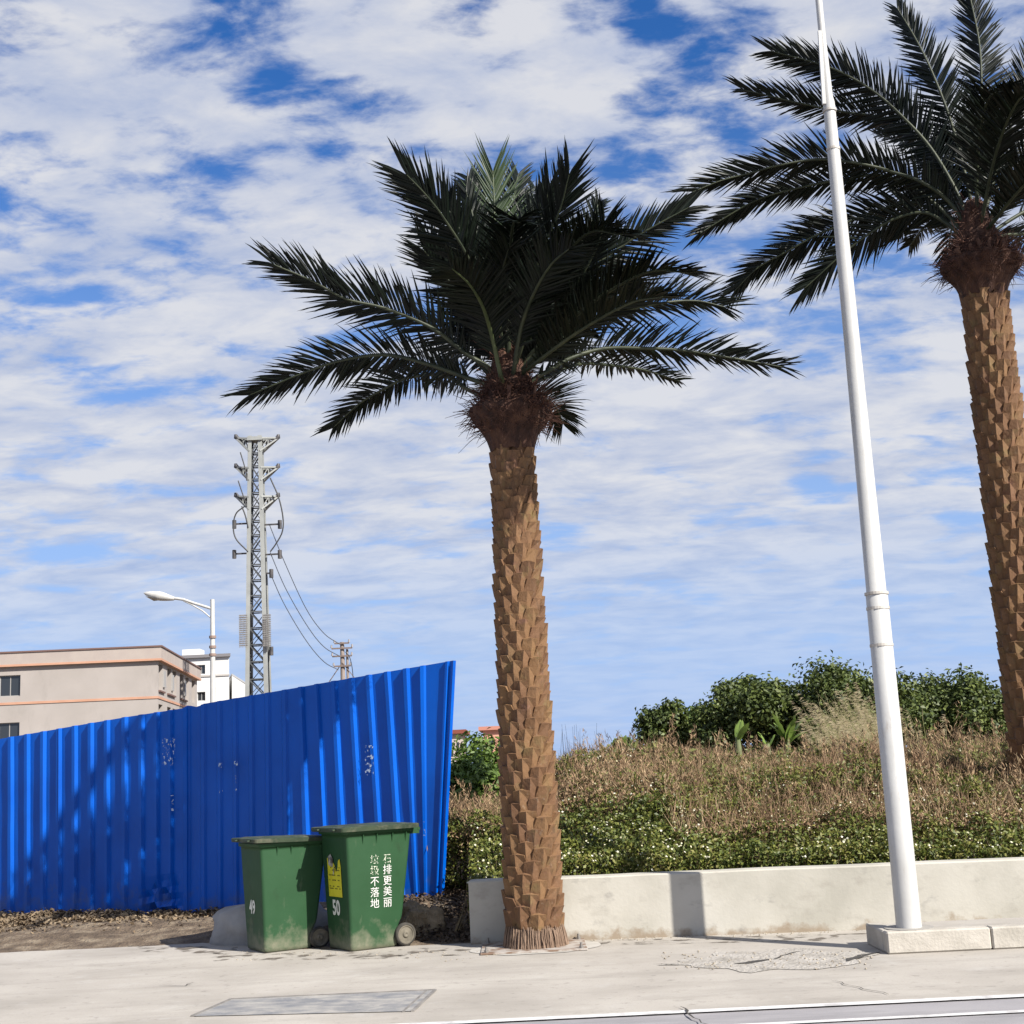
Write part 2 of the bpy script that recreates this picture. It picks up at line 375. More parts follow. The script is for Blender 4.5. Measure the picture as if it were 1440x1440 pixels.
# ------------------------------------------------------------------ low wall
wallm = M('wall_render', [(.42, .40, .345), (.50, .475, .415), (.56, .535, .475)], scale=1.6, rough=.92, bump=.3, bscale=30, bdist=.006)
overlay(wallm, (.30, .275, .235), 3.0, .55, .75, seed=1, amount=.6, stretch=(1, 1, 1.6))
overlay(wallm, (.28, .21, .14), 6, .60, .78, zfade=(0.0, .16), seed=6, amount=.8)
overlay(wallm, (.22, .21, .20), 2.1, .60, .72, seed=8, amount=.5, stretch=(1.5, 1, 2.5))
wl = G(662, 1328); wr = G(1257, 1306)
wdir = (wr - wl).normalized(); wn = Vector((-wdir.y, wdir.x, 0))
b = MB()
def wpt(s, t, z): q = wl + wdir * s + wn * t; return (q.x, q.y, z)
ns = 90; LEN = 16.0; TH = .24
prev = None
vs = []; fs = []
for i in range(ns + 1):
    s = LEN * i / ns; h = .545 + .006 * noise.noise(Vector((s * 1.3, 0, 0))); j = .004 * noise.noise(Vector((s * 3, 5, 0)))
    vs += [wpt(s, j, -.05), wpt(s, j, h - .012), wpt(s, j + .012, h), wpt(s, TH - .012, h), wpt(s, TH, h - .012), wpt(s, TH, -.05)]
for i in range(ns):
    for k in range(5): fs.append((i * 6 + k, (i + 1) * 6 + k, (i + 1) * 6 + k + 1, i * 6 + k + 1))
fs += [tuple(range(6))[::-1], tuple(ns * 6 + k for k in range(6))]
b.add(vs, fs)
wall = b.build('low_wall', wallm, org=wl)
tag(wall, 'low rendered concrete wall running behind the palm trunk along the overgrown plot', 'wall')
# crumbs along the wall foot
b = MB()
def pebble(b, c, r):
    vs = []; 
    for (x, y, z) in ((1, 0, 0), (-1, 0, 0), (0, 1, 0), (0, -1, 0), (0, 0, 1), (0, 0, -.3), (.6, .6, .5), (-.6, .5, .4), (.5, -.6, .5), (-.5, -.6, .6)):
        k = random.uniform(.7, 1.2); vs.append((c[0] + x * r * k, c[1] + y * r * k, c[2] + z * r * k * .8))
    b.add(vs, [(4, 6, 7), (4, 8, 6), (4, 9, 8), (4, 7, 9), (6, 0, 8), (6, 2, 0), (7, 2, 6), (7, 1, 2), (9, 1, 7), (9, 3, 1), (8, 3, 9), (8, 0, 3), (5, 0, 2), (5, 2, 1), (5, 1, 3), (5, 3, 0)])
for i in range(420):
    s = random.uniform(0.3, 9); q = wl + wdir * s - wn * abs(random.gauss(0, .07)); pebble(b, (q.x, q.y, .0), random.uniform(.003, .014))
for i in range(160):
    q = G(random.uniform(930, 1230), random.uniform(1338, 1364)); pebble(b, (q.x, q.y, .004), random.uniform(.004, .014))
for i in range(90):
    q = G(random.uniform(330, 700), random.uniform(1338, 1352)); pebble(b, (q.x, q.y, .0), random.uniform(.003, .012))
b.build('grit', M('grit', [(.25, .21, .16), (.45, .40, .33)], scale=30, rough=1), kind='stuff', label='loose grit and crumbs along the wall foot and on the pavement', cat='grit')

# ------------------------------------------------------------------ palms
bark = M('palm_bark', [(.120, .060, .030), (.172, .088, .041), (.222, .122, .054), (.176, .086, .048)], scale=2.2, rough=.82, bump=.5, bscale=45, bdist=.012, island=True, lo=.15, hi=.85, stretch=(1, 1, .6))
overlay(bark, (.20, .155, .06), 5, .54, .70, seed=2, amount=.6)
overlay(bark, (.20, .095, .075), 4, .58, .72, seed=12, amount=.6)
overlay(bark, (.07, .04, .022), 22, .54, .68, seed=5, amount=.6, stretch=(1, 1, .4)); overlay(bark, (.30, .22, .15), 34, .60, .70, seed=15, amount=.5, stretch=(1, 1, .5))
corem = M('trunk_core', [(.10, .055, .03), (.17, .10, .055)], scale=9, rough=.95, bump=.8, bscale=30)
root_m = M('root_fibre', [(.17, .11, .075), (.32, .22, .155)], scale=30, rough=.95, bump=1, bscale=60, stretch=(1, 1, .15), bdist=.02)
fibm = M('palm_fibre', [(.035, .016, .011), (.075, .034, .022), (.12, .058, .034)], scale=12, rough=.9, bump=1, bscale=40, stretch=(1, 1, .3), bdist=.04)
fibh = M('fibre_hair', [(.03, .014, .011), (.085, .033, .022), (.16, .075, .042)], scale=8, rough=.85, island=True, lo=.1, hi=.9)
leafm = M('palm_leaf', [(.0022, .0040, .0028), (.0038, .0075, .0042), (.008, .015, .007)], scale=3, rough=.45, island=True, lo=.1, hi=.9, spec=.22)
leafg = M('palm_leaf_young', [(.02, .04, .017), (.045, .072, .03), (.075, .11, .05)], scale=3, rough=.5, island=True, lo=.1, hi=.9, spec=.3, trans=.15)  # much paler leaf green, sunlight painted in for the young top frond
rach = M('palm_rachis', [(.045, .065, .025), (.09, .11, .04)], scale=6, rough=.5)
rachd = M('palm_rachis_dark', [(.02, .03, .015), (.06, .07, .035)], scale=6, rough=.55)

def catmull(pts, n):
    pts = [Vector(p) for p in pts]; E = [pts[0] * 2 - pts[1]] + pts + [pts[-1] * 2 - pts[-2]]
    dense = []
    for i in range(1, len(E) - 2):
        for k in range(16):
            t = k / 16; a, b_, c, d = E[i - 1], E[i], E[i + 1], E[i + 2]
            dense.append(.5 * ((2 * b_) + (c - a) * t + (2 * a - 5 * b_ + 4 * c - d) * t * t + (3 * b_ - a - 3 * c + d) * t ** 3))
    dense.append(pts[-1]); acc = [0]
    for i in range(1, len(dense)): acc.append(acc[-1] + (dense[i] - dense[i - 1]).length)
    out = []; j = 0
    for k in range(n):
        s = acc[-1] * k / (n - 1)
        while j < len(acc) - 2 and acc[j + 1] < s: j += 1
        u = (s - acc[j]) / max(acc[j + 1] - acc[j], 1e-9); out.append(dense[j].lerp(dense[j + 1], min(max(u, 0), 1)))
    return out, acc[-1]

def frond(parent, pts3, c=0.5, toward=False, lm=None, rm=None, Lmax=.42, vlift=.35, start=.2, dens=40, wid=.029, seed=0, label=None, droop=.10):
    rs = random.Random(seed); NS = 60
    path, LEN_ = catmull(pts3, NS)
    rb = MB(); rb.tube(path, [.021 * (1 - i / NS) ** .7 + .0035 for i in range(NS)], 6)
    b = MB()
    nl = int(LEN_ * dens); Lmax = Lmax * 1.12
    for k in range(nl):
        s = start + (1 - start) * (k + .5) / nl
        i = min(int(s * (NS - 1)), NS - 2); p = path[i].lerp(path[i + 1], s * (NS - 1) - i)
        T = (path[min(i + 2, NS - 1)] - path[max(i - 1, 0)]).normalized()
        view = (p - CAM).normalized()
        Nn = Vector((0, 0, 1)) * (1 - c) + (view * (-1 if toward else 1)) * c
        Nn = (Nn - T * Nn.dot(T)).normalized(); S = T.cross(Nn)
        prof = (.50 + .5 * math.sin(min(s / .55, 1) * math.pi / 2)) * (1 - .34 * max(0, (s - .55) / .45) ** 1.5)
        if s < start + .10: prof *= .45 + .55 * (s - start) / .10
        for sd in (-1, 1):
            fw = .66 + .8 * s ** 2 + rs.uniform(-.2, .2)
            lift = vlift * rs.uniform(.2, 1.5)
            d = (S * sd * (1.0 - .5 * s ** 3) + T * fw + Nn * lift).normalized()
            L_ = Lmax * prof * rs.uniform(.72, 1.18); w = wid * rs.uniform(.7, 1.2) * (.65 + .35 * prof)
            bn = (Nn * rs.uniform(.5, 1.2) + T * rs.uniform(-.5, .5) + S * rs.uniform(-.5, .5)); wd = d.cross(bn).normalized(); up = wd.cross(d).normalized()
            vs = []; curl = rs.uniform(-.05, .13)
            for (t, ww) in ((0, .35), (.22, .95), (.55, .85), (.82, .45), (1, .03)):
                q = p + d * L_ * t - Vector((0, 0, 1)) * L_ * droop * rs.uniform(.8, 1.2) * t * t + T * L_ * curl * t * t
                vs += [q - wd * w * ww * .5 + up * w * ww * .22, q, q + wd * w * ww * .5 + up * w * ww * .22]
            fs = []
            for r in range(4): fs += [(r * 3, r * 3 + 1, r * 3 + 4, r * 3 + 3), (r * 3 + 1, r * 3 + 2, r * 3 + 5, r * 3 + 4)]
            b.add(vs, fs)
    f = b.build('frond', lm or leafm, parent)
    if label: f['label'] = label
    rb.build('rachis', rm or rachd, f, org=wloc(parent))
    return f

def palm_trunk(root, base, H, R0_, R1_, band=.17):
    """leaf-base scales wound round the core on a golden-angle spiral"""
    core = MB(); zz = [H * i / 40 for i in range(41)]
    R = lambda z: R0_ + (R1_ - R0_) * z / H
    core.tube([base + Vector((0, 0, z)) for z in zz], [R(z) - .060 for z in zz], 40); 
    b = MB(); rise = .0126 * (R0_ / .27) ; n = int((H - band) / rise)
    for k in range(n):
        th = k * rad(137.508); z = band + k * rise + random.uniform(-.004, .004); r = R(z) - .066
        sc = (R(z) / .27) * random.uniform(.97, 1.04)
        Wd = .160 * sc * random.uniform(.95, 1.04); Hh = .268 * sc * random.uniform(.94, 1.05); d = .072 * sc * random.uniform(.85, 1.15)
        o = Vector((math.cos(th), math.sin(th), 0)); u = Vector((-math.sin(th), math.cos(th), 0)); v = Vector((0, 0, 1))
        tw = random.uniform(-.05, .05) - .06; uu = u * math.cos(tw) + v * math.sin(tw); vv = v * math.cos(tw) - u * math.sin(tw)
        c = base + Vector((0, 0, z))
        j = lambda: random.uniform(-.0045, .0045)
        def q(x, y, w): # wrap round the trunk
            a = (x * Wd + j()) / max(r, .05); rr = r + w; yy = y * Hh + j()
            return c + (o * math.cos(a) + u * math.sin(a)) * rr + vv * yy + u * (math.tan(-tw) * 0)
        asym = random.uniform(-.06, .04)
        vs = [q(0, -.58, .006), q(-.27, -.36, .014), q(.27, -.36, .014), q(-.50, -.02, .014), q(.50, -.02, .014),
              q(-.36, .38, d * .84), q(asym, .40, d), q(.36, .38, d * .84), q(asym * .8, -.02, d * .80), q(0, -.34, d * .45),
              q(-.42, .42, -.01), q(asym, .455, -.005), q(.42, .42, -.01), q(-.58, .06, -.02), q(.58, .06, -.02), q(-.34, -.36, -.02), q(.34, -.36, -.02), q(0, -.62, -.02)]
        fs = [(0, 9, 1), (0, 2, 9), (1, 9, 8, 3), (2, 4, 8, 9), (3, 8, 6, 5), (4, 7, 6, 8), (5, 6, 11, 10), (6, 7, 12, 11),
              (3, 5, 10, 13), (4, 14, 12, 7), (1, 3, 13, 15), (2, 16, 14, 4), (0, 1, 15, 17), (0, 17, 16, 2)]
        b.add(vs, fs)
    tr = b.build('trunk', bark, root)
    core.build('trunk_core', corem, tr, org=wloc(root))
    # fibrous foot
    f = MB(); n = 150
    for i in range(n):
        a = 2 * math.pi * i / n; rr = R0_ - .018 + random.uniform(-.008, .012)
        pts = [base + Vector((math.cos(a + dz * .1) * (rr + e), math.sin(a + dz * .1) * (rr + e), z)) for z, e, dz in ((0.0, .022, 0), (.05, .012, random.uniform(-.3, .3)), (.10, .004, random.uniform(-.3, .3)), (band - .02 + random.uniform(0, .05), -.012, 0))]
        f.tube(pts, [.008, .007, .007, .004], 5)
    f.tube([base, base + Vector((0, 0, band))], [R0_ - .012, R0_ - .035], 32)
    f.build('root_collar', root_m, root)
    return tr

stubm = M('stub_brown', [(.10, .05, .035), (.20, .11, .075)], scale=9, rough=.85)
def crown_core(root, base, z0, R, sc=1.0, seed=1):
    """flaring fibre funnel with tangled hairs, cut leaf stubs and the pointed fibre heart"""
    rs = random.Random(seed)
    b = MB(); prof = [(z0 - .06, R * .90), (z0 + .02, R * .98), (z0 + .10, R * 1.08), (z0 + .20, R * 1.34), (z0 + .30, R * 1.62), (z0 + .345, R * 1.60), (z0 + .40, R * 1.22), (z0 + .54, R * 1.02), (z0 + .72, R * .72), (z0 + .88, R * .58), (z0 + 1.02, R * .42), (z0 + 1.10, R * .12)]
    n = 72; vs = []; fs = []
    for i, (z, r) in enumerate(prof):
        for k in range(n):
            a = 2 * math.pi * k / n; lump = 1 + (.07 * abs(math.sin(a * 7 + i * .2)) + .07 * noise.noise(Vector((math.cos(a) * 3, math.sin(a) * 3, z * 5 + seed)))) * min(1, i / 3)
            vs.append(base + Vector((math.cos(a) * r * lump, math.sin(a) * r * lump, z + .03 * noise.noise(Vector((a * 4, z * 8, seed))))))
    for i in range(len(prof) - 1):
        for k in range(n): fs.append((i * n + k, i * n + (k + 1) % n, (i + 1) * n + (k + 1) % n, (i + 1) * n + k))
    b.add(vs, fs, True); b.build('fibre_crown', fibm, root)
    h = MB()
    for i in range(1500):
        a = rs.uniform(0, 2 * math.pi); z = z0 + rs.choice((rs.uniform(.18, .55), rs.uniform(.1, 1.05))); r = np.interp(z, [p[0] for p in prof], [p[1] for p in prof])
        p = base + Vector((math.cos(a) * r, math.sin(a) * r, z)); o = Vector((math.cos(a), math.sin(a), 0))
        d = (o * rs.uniform(.2, 1.3) + Vector((0, 0, rs.uniform(-.5, 1.2))) + Vector((rs.gauss(0, .6), rs.gauss(0, .6), rs.gauss(0, .3)))).normalized()
        L_ = rs.uniform(.04, .13) * (1.3 if z < z0 + .6 else .9); c2 = Vector((rs.gauss(0, .04), rs.gauss(0, .04), rs.gauss(0, .04)))
        h.tube([p - o * .02, p + d * L_ * .5 + c2, p + d * L_ + c2 * 1.6 - Vector((0, 0, L_ * .15))], [.0045, .0035, .0015], 3, cap=False)
    h.build('fibre_hairs', fibh, root)
    for i in range(34):                                             # cut petiole stubs
        a = rs.uniform(0, 2 * math.pi); z = z0 + rs.uniform(.18, .42); r = R * 1.3
        p = base + Vector((math.cos(a) * r, math.sin(a) * r, z)); o = Vector((math.cos(a), math.sin(a), 0))
        d = (o * rs.uniform(.3, .8) + Vector((0, 0, 1)) + Vector((rs.gauss(0, .15), rs.gauss(0, .15), 0))).normalized()
        s = MB(); s.bar(p - d * .06, p + d * rs.uniform(.05, .15), rs.uniform(.02, .04), .013, up=o); s.build('leaf_stub', stubm, root)

def build_palm(base, H, R0_, R1_, label, specs, yc, seed, extra=()):
    root = thing('palm_tree', base, label, 'palm tree')
    palm_trunk(root, base, H, R0_, R1_)
    top = base
    crown_core(root, top, H, R1_, seed=seed)
    for i, (pts, kw) in enumerate(specs):
        kw = dict(kw); kw.setdefault('seed', seed * 100 + i)
        heart = base + Vector((0, 0, H + kw.pop('h0', .45)))
        pp = [P(x, y, yc + dy) for (x, y, dy) in pts]
        frond(root, [heart + (pp[0] - heart) * .05] + pp, **kw)
    for i, (az, el, ln, kw) in enumerate(extra):
        heart = base + Vector((0, 0, H + .6)); o = Vector((math.cos(rad(az)), math.sin(rad(az)), 0)); e = rad(el)
        pts = [heart, heart + (o * math.cos(e) + Vector((0, 0, math.sin(e)))) * ln * .45, heart + (o * math.cos(e * .75) + Vector((0, 0, math.sin(e * .75)))) * ln * .8, heart + (o * math.cos(e * .45) + Vector((0, 0, math.sin(e * .45)))) * ln]
        frond(root, pts, seed=seed * 100 + 50 + i, **kw)
    return root

pb = Vector((0.03, 12.25, 0)); YC = 12.25
Y_ = dict(lm=leafg, rm=rach, label='pale green young frond lit by the sun at the crown top')
specs1 = [
    ([(690, 520, -.05), (655, 497, -.1), (607, 461, -.2), (543, 434, -.35), (486, 420, -.5), (441, 396, -.6), (385, 372, -.7)], dict(c=.5, Lmax=.46, vlift=.55, start=.22)),
    ([(680, 540, 0), (662, 533, .05), (601, 512, .1), (543, 499, .2), (480, 507, .3), (425, 525, .4), (350, 556, .5)], dict(c=.55, Lmax=.40, start=.16)),
    ([(680, 556, 0), (660, 549, .15), (623, 528, .4), (575, 531, .7), (540, 547, .9), (505, 568, 1.1), (470, 600, 1.3)], dict(c=.6, Lmax=.36, start=.2)),
    ([(700, 500, 0), (685, 440, -.2), (662, 370, -.5), (625, 308, -.8), (597, 272, -1.0), (572, 246, -1.15)], dict(c=.9, Lmax=.50, start=.18, dens=42)),
    ([(706, 535, -.25), (692, 474, -.5), (679, 432, -.9), (660, 400, -1.4), (636, 378, -1.8)], dict(c=.8, Lmax=.44, rm=rach, start=.25)),
    ([(718, 500, .1), (704, 420, .2), (697, 340, .35), (695, 285, .45), (693, 240, .5)], dict(c=.95, toward=True, Lmax=.56, vlift=.1, start=.25, droop=.0, dens=34, wid=.024, **Y_)),
    ([(716, 500, .2), (716, 400, .35), (718, 320, .5), (724, 268, .6), (729, 244, .7)], dict(c=.9, Lmax=.46, vlift=.2, dens=34)),
    ([(708, 500, .2), (695, 400, .35), (680, 320, .5), (668, 272, .6), (660, 250, .7)], dict(c=.9, Lmax=.44, vlift=.2, dens=34)),
    ([(728, 490, 0), (743, 410, -.1), (765, 346, -.3), (787, 295, -.5), (800, 246, -.7)], dict(c=.9, Lmax=.48, start=.15, dens=42)),
    ([(738, 490, 0), (765, 440, -.1), (797, 410, -.2), (839, 372, -.3), (884, 340, -.35), (922, 317, -.4), (968, 292, -.45)], dict(c=.8, Lmax=.40, start=.12)),
    ([(745, 515, -.05), (775, 487, -.1), (820, 455, -.05), (868, 439, .0), (932, 426, .1), (979, 423, .2), (1020, 432, .25)], dict(c=.5, Lmax=.44, vlift=.6, start=.08)),
    ([(748, 535, 0), (770, 522, .05), (804, 503, .1), (852, 490, .2), (916, 490, .25), (963, 493, .3), (1027, 503, .35), (1100, 516, .4)], dict(c=.45, Lmax=.36, vlift=.6, start=.12)),
    ([(748, 540, .1), (770, 530, .3), (813, 512, .7), (864, 514, 1.1), (909, 521, 1.4), (955, 536, 1.7)], dict(c=.4, Lmax=.30, vlift=.45, start=.15)),
    ([(745, 556, .3), (765, 560, .7), (782, 574, 1.1), (792, 596, 1.4)], dict(c=.8, Lmax=.46, start=.2, vlift=.1)),
    ([(705, 500, .1), (670, 430, .2), (640, 380, .3), (612, 340, .4), (590, 322, .5)], dict(c=.7, Lmax=.38, start=.15)),
    ([(722, 480, .1), (735, 400, .2), (742, 330, .3), (746, 285, .5), (752, 262, .7)], dict(c=.85, Lmax=.36)),
    ([(730, 500, 0), (770, 430, .1), (800, 370, .2), (828, 320, .35), (842, 285, .5)], dict(c=.8, Lmax=.38)),
    ([(722, 525, -.2), (733, 460, -.5), (752, 410, -.9), (775, 372, -1.3), (800, 350, -1.7)], dict(c=.8, Lmax=.42, start=.25)),
    ([(715, 500, .1), (690, 420, .1), (675, 350, .1), (664, 300, .1), (655, 268, .1)], dict(c=.85, Lmax=.36)),
    ([(712, 500, -.1), (700, 440, -.3), (705, 390, -.7), (715, 350, -1.2)], dict(c=.8, Lmax=.40, start=.25)),
    ([(718, 500, .1), (722, 420, 0), (738, 350, -.1), (765, 290, -.2), (772, 262, -.3)], dict(c=.85, Lmax=.44)),
    ([(735, 495, 0), (775, 440, -.2), (810, 400, -.4), (838, 350, -.6), (850, 312, -.8)], dict(c=.85, Lmax=.42)),
    ([(700, 500, 0), (665, 440, -.2), (635, 400, -.3), (612, 372, -.4), (596, 352, -.5)], dict(c=.8, Lmax=.42)),
    ([(710, 500, 0), (690, 410, -.2), (650, 330, -.4), (625, 285, -.5)], dict(c=.85, Lmax=.44)),
    ([(745, 500, -.1), (790, 455, -.3), (830, 420, -.5), (880, 400, -.7)], dict(c=.6, Lmax=.40)),
    ([(690, 530, .1), (668, 505, .2), (640, 480, .4), (600, 455, .9), (580, 440, 1.3)], dict(c=.6, Lmax=.36)),
]
extra1 = [(70, 50, 2.0, dict(c=.2, Lmax=.4)), (110, 42, 2.1, dict(c=.2, Lmax=.4)), (95, 15, 1.6, dict(c=.1, Lmax=.38)), (-85, 62, 1.9, dict(c=.3, Lmax=.4)), (-60, 45, 2.1, dict(c=.2, Lmax=.4)), (-44, 26, 2.2, dict(c=.2, Lmax=.4)), (-52, 12, 2.1, dict(c=.2, Lmax=.4))]  # last two fronds added on the sun side to shade the trunk top
p1 = build_palm(pb, 4.46, .272, .225, 'tall palm with diamond-scaled brown trunk standing between the green bins and the low wall', specs1, YC, 1, extra1)
# base plate of palm 1
b = MB(); b.box((pb.x - .47, pb.y - .40, .002), (pb.x + .43, pb.y + .33, .016), bev=.003)
b.build('base_plate', M('rusty_plate', [(.20, .13, .09), (.42, .38, .34)], scale=9, rough=.8, lo=.4, hi=.55), p1)
boltm = M('bolt', [(.3, .28, .26)], rough=.5, metal=.6)
for sx, sy in ((-.42, -.34), (.38, -.34), (-.42, .28), (.38, .28)):
    b = MB(); b.tube([pb + Vector((sx, sy, .014)), pb + Vector((sx, sy, .062))], .012, 6, smooth=False)
    b.tube([pb + Vector((sx, sy, .016)), pb + Vector((sx, sy, .034))], .022, 6, smooth=False); b.build('anchor_bolt', boltm, p1)
b = MB(); q = pb
fpn = [(q.x + .56 * math.cos(a) * (1 + .12 * noise.noise(Vector((a, 3, 0)))), q.y - .05 + .44 * math.sin(a) * (1 + .15 * noise.noise(Vector((a * 2, 7, 0)))), .004) for a in [2 * math.pi * k / 40 for k in range(40)]]
b.add(fpn, [tuple(range(40))])
b.build('footing_patch', M('footing', [(.40, .38, .34), (.52, .49, .45)], scale=6, rough=.9), kind='structure')

YC2 = 14.3; p2t = P(1376, 345, YC2)
pb2 = Vector((p2t.x, YC2, 0)); H2 = p2t.z - .55
specs2 = [
    ([(1340, 290, 0), (1300, 258, -.05), (1260, 243, 0), (1209, 230, 0), (1152, 224, .05), (1097, 232, .05), (1056, 243, .1), (1014, 254, .1), (974, 270, .1)], dict(c=.5, Lmax=.42, vlift=.5, start=.15)),
    ([(1340, 310, .1), (1290, 268, .2), (1240, 247, .3), (1184, 252, .4), (1120, 265, .5), (1065, 281, .6), (1010, 312, .7), (985, 328, .7)], dict(c=.55, Lmax=.36, start=.2)),
    ([(1350, 280, 0), (1310, 210, .1), (1265, 160, .15), (1228, 128, .2), (1184, 102, .25), (1139, 86, .3), (1085, 72, .4)], dict(c=.7, Lmax=.46, vlift=.4, start=.2)),
    ([(1350, 290, .1), (1300, 205, .3), (1247, 168, .5), (1184, 157, .6), (1120, 144, .7), (1075, 133, .8), (1045, 126, .9)], dict(c=.5, Lmax=.42, vlift=.5, start=.2)),
    ([(1350, 330, .1), (1305, 300, .2), (1260, 307, .3), (1222, 329, .4), (1184, 358, .5), (1152, 387, .6), (1132, 405, .65)], dict(c=.7, Lmax=.42, start=.2)),
    ([(1345, 325, .1), (1290, 286, .3), (1235, 296, .5), (1184, 316, .6), (1152, 329, .7), (1104, 355, .8), (1065, 377, .9), (1033, 409, 1.0)], dict(c=.65, Lmax=.42, start=.2)),
    ([(1365, 280, 0), (1340, 180, .0), (1310, 100, 0), (1285, 50, .1), (1262, 12, .2)], dict(c=.7, Lmax=.42)),
    ([(1375, 270, 0), (1380, 160, 0), (1378, 70, 0), (1365, 0, 0), (1355, -40, 0)], dict(c=.8, Lmax=.42)),
    ([(1390, 280, 0), (1420, 180, 0), (1450, 90, 0), (1490, 40, .1)], dict(c=.8, Lmax=.42)),
    ([(1400, 300, 0), (1460, 220, .1), (1530, 170, .1), (1620, 150, .1)], dict(c=.7, Lmax=.42)),
    ([(1405, 320, 0), (1480, 280, .1), (1560, 270, .1), (1660, 300, .1), (1740, 340, .1)], dict(c=.5, Lmax=.42)),
    ([(1400, 335, 0), (1450, 330, .4), (1520, 350, .8), (1590, 400, 1.1)], dict(c=.5, Lmax=.40)),
    ([(1360, 330, .2), (1330, 310, .7), (1300, 320, 1.2), (1280, 345, 1.6)], dict(c=.5, Lmax=.36)),
    ([(1350, 300, .2), (1310, 230, .5), (1270, 200, .9), (1235, 190, 1.3)], dict(c=.5, Lmax=.40)),
]
extra2 = [(-90, 40, 2.2, dict(c=.2, Lmax=.42)), (-60, 28, 2.3, dict(c=.1, Lmax=.42)), (-80, 12, 2.0, dict(c=.1, Lmax=.42)), (-45, 50, 2.2, dict(c=.1)), (80, 35, 2.2, dict(c=.1)), (100, 55, 2.0, dict(c=.1)), (50, 20, 2.0, dict(c=.1)), (-95, 68, 1.9, dict(c=.2))]
build_palm(pb2, H2, .30, .26, 'palm standing behind the white street lamp pole, its fronds reaching in from the right', specs2, YC2, 2, extra2)

# ------------------------------------------------------------------ street lamps
white = M('white_pole_paint', [(.52, .515, .495), (.60, .595, .575)], scale=3, rough=.42, bump=.05, bscale=30, spec=.5)
overlay(white, (.30, .24, .18), 7, .60, .74, seed=3, amount=.55, stretch=(2, 2, .5)); overlay(white, (.36, .35, .33), 3, .52, .7, seed=13, amount=.4, stretch=(3, 3, .25))
dark = M('dark_metal', [(.05, .05, .05)], rough=.5)
def lamp_head(root, tip, back, r, mat):
    b = MB(); t = (back - tip); pts = []; rr = []
    for i in range(13):
        u = i / 12; pts.append(tip.lerp(back, u)); rr.append(r * (math.sin(math.pi * min(u * 1.35 + .03, 1) * .5 + 0) ** .6 if u < .5 else 1) * (1 - .62 * max(0, (u - .5) / .5) ** 1.4) * (.35 if i == 0 else 1))
    b.tube(pts, rr, 14)
    vs = []
    for v in b.v:                                                   # flatten
        vs.append((v[0], v[1], tip.z + (v[2] - tip.z) * .55 if False else v[2]))
    h = b.build('lamp_head', mat, root); 
    g = MB(); c = tip.lerp(back, .38); n = 16; ax = (back - tip).normalized(); sd = ax.cross(Vector((0, 0, 1))).normalized(); dn = ax.cross(sd) * (1 if ax.cross(sd).z < 0 else -1)
    vs = [c + dn * r * 1.25] + [c + ax * math.cos(a) * r * 2.0 + sd * math.sin(a) * r * .8 + dn * r * .62 for a in (2 * math.pi * k / n for k in range(n))]
    g.add(vs, [(0, 1 + k, 1 + (k + 1) % n) for k in range(n)], True)
    g.build('lens', M('lamp_lens', [(.35, .36, .38)], rough=.15), h, org=wloc(root))
# near pole
lp = Vector((2.93, 11.0, .15))
root = thing('street_lamp', lp, 'tall white steel lamp pole by the kerb in front of the right palm fronds', 'street lamp')
b = MB(); prof = [(0, .098), (.35, .096), (2.62, .088), (2.63, .080), (4.8, .066), (6.95, .050), (7.0, .040), (7.5, .031), (9.6, .026)]
zs = []; rs_ = []
for (z, r) in prof: zs.append(z); rs_.append(r)
b.tube([lp + Vector((0, 0, z)) for z in zs], rs_, 28); b.build('pole', white, root)
ringm = M('ring_grey', [(.42, .38, .33), (.6, .57, .52)], scale=14, rough=.6)
for z, r in ((2.50, .0935), (2.62, .096), (6.86, .060), (6.50, .059), (2.20, .094)):
    b = MB(); b.tube([lp + Vector((0, 0, z)), lp + Vector((0, 0, z + .022))], r, 24, smooth=False); b.build('clamp_ring', ringm, root)
b = MB(); b.tube([lp + Vector((0, 0, 0)), lp + Vector((0, 0, .02))], .19, 20, smooth=False); b.build('flange', M('flange', [(.35, .33, .3)], rough=.7), root)
b = MB(); b.bar(lp + Vector((-.05, -.03, 6.92)), lp + Vector((-.025, -.02, 7.62)), .03, .03); b.build('sleeve', white, root)
b = MB(); top = lp + Vector((0, 0, 9.5)); armp = [top + Vector((0, -.02 - 1.9 * t, .75 * math.sin(t * math.pi / 2))) for t in [i / 8 for i in range(9)]]
b.tube(armp, [.026 - .006 * i / 8 for i in range(9)], 12); b.build('arm', white, root)
lamp_head(root, armp[-1] + Vector((0, -.75, .08)), armp[-1], .11, white)
# far lamp
YL = 48
lb = P(302, 1100, YL); lb.z = 0
root = thing('street_lamp', lb, 'distant white street lamp with curved arm and oval head rising behind the blue fence', 'street lamp')
x0 = P(299, 900, YL).x; lb0 = Vector((x0, YL, 0)); root.location = lb0
zt = P(299, 843, YL).z
b = MB(); b.tube([lb0, lb0 + Vector((0, 0, 2.5)), lb0 + Vector((0, 0, zt))], [.13, .11, .075], 14); b.build('pole', white, root)
ringb = M('ring_brown', [(.28, .2, .17)], rough=.7)
for yy in (896, 910, 921):
    b = MB(); z = P(299, yy, YL).z; b.tube([Vector((x0, YL, z - .04)), Vector((x0, YL, z + .05))], .125, 12, smooth=False); b.build('clamp_ring', ringb, root)
b = MB(); A = P(298, 856, YL); Bp = P(243, 841, YL); Mp = P(272, 848, YL); b.tube([A, P(285, 852, YL), Mp, P(258, 843, YL), Bp], .05, 8)
b.tube([P(298, 870, YL), P(285, 859, YL), P(270, 850.5, YL), P(258, 845, YL)], .028, 6); b.build('arm', white, root)
lamp_head(root, P(202, 834, YL), P(245, 842, YL), .17, white)

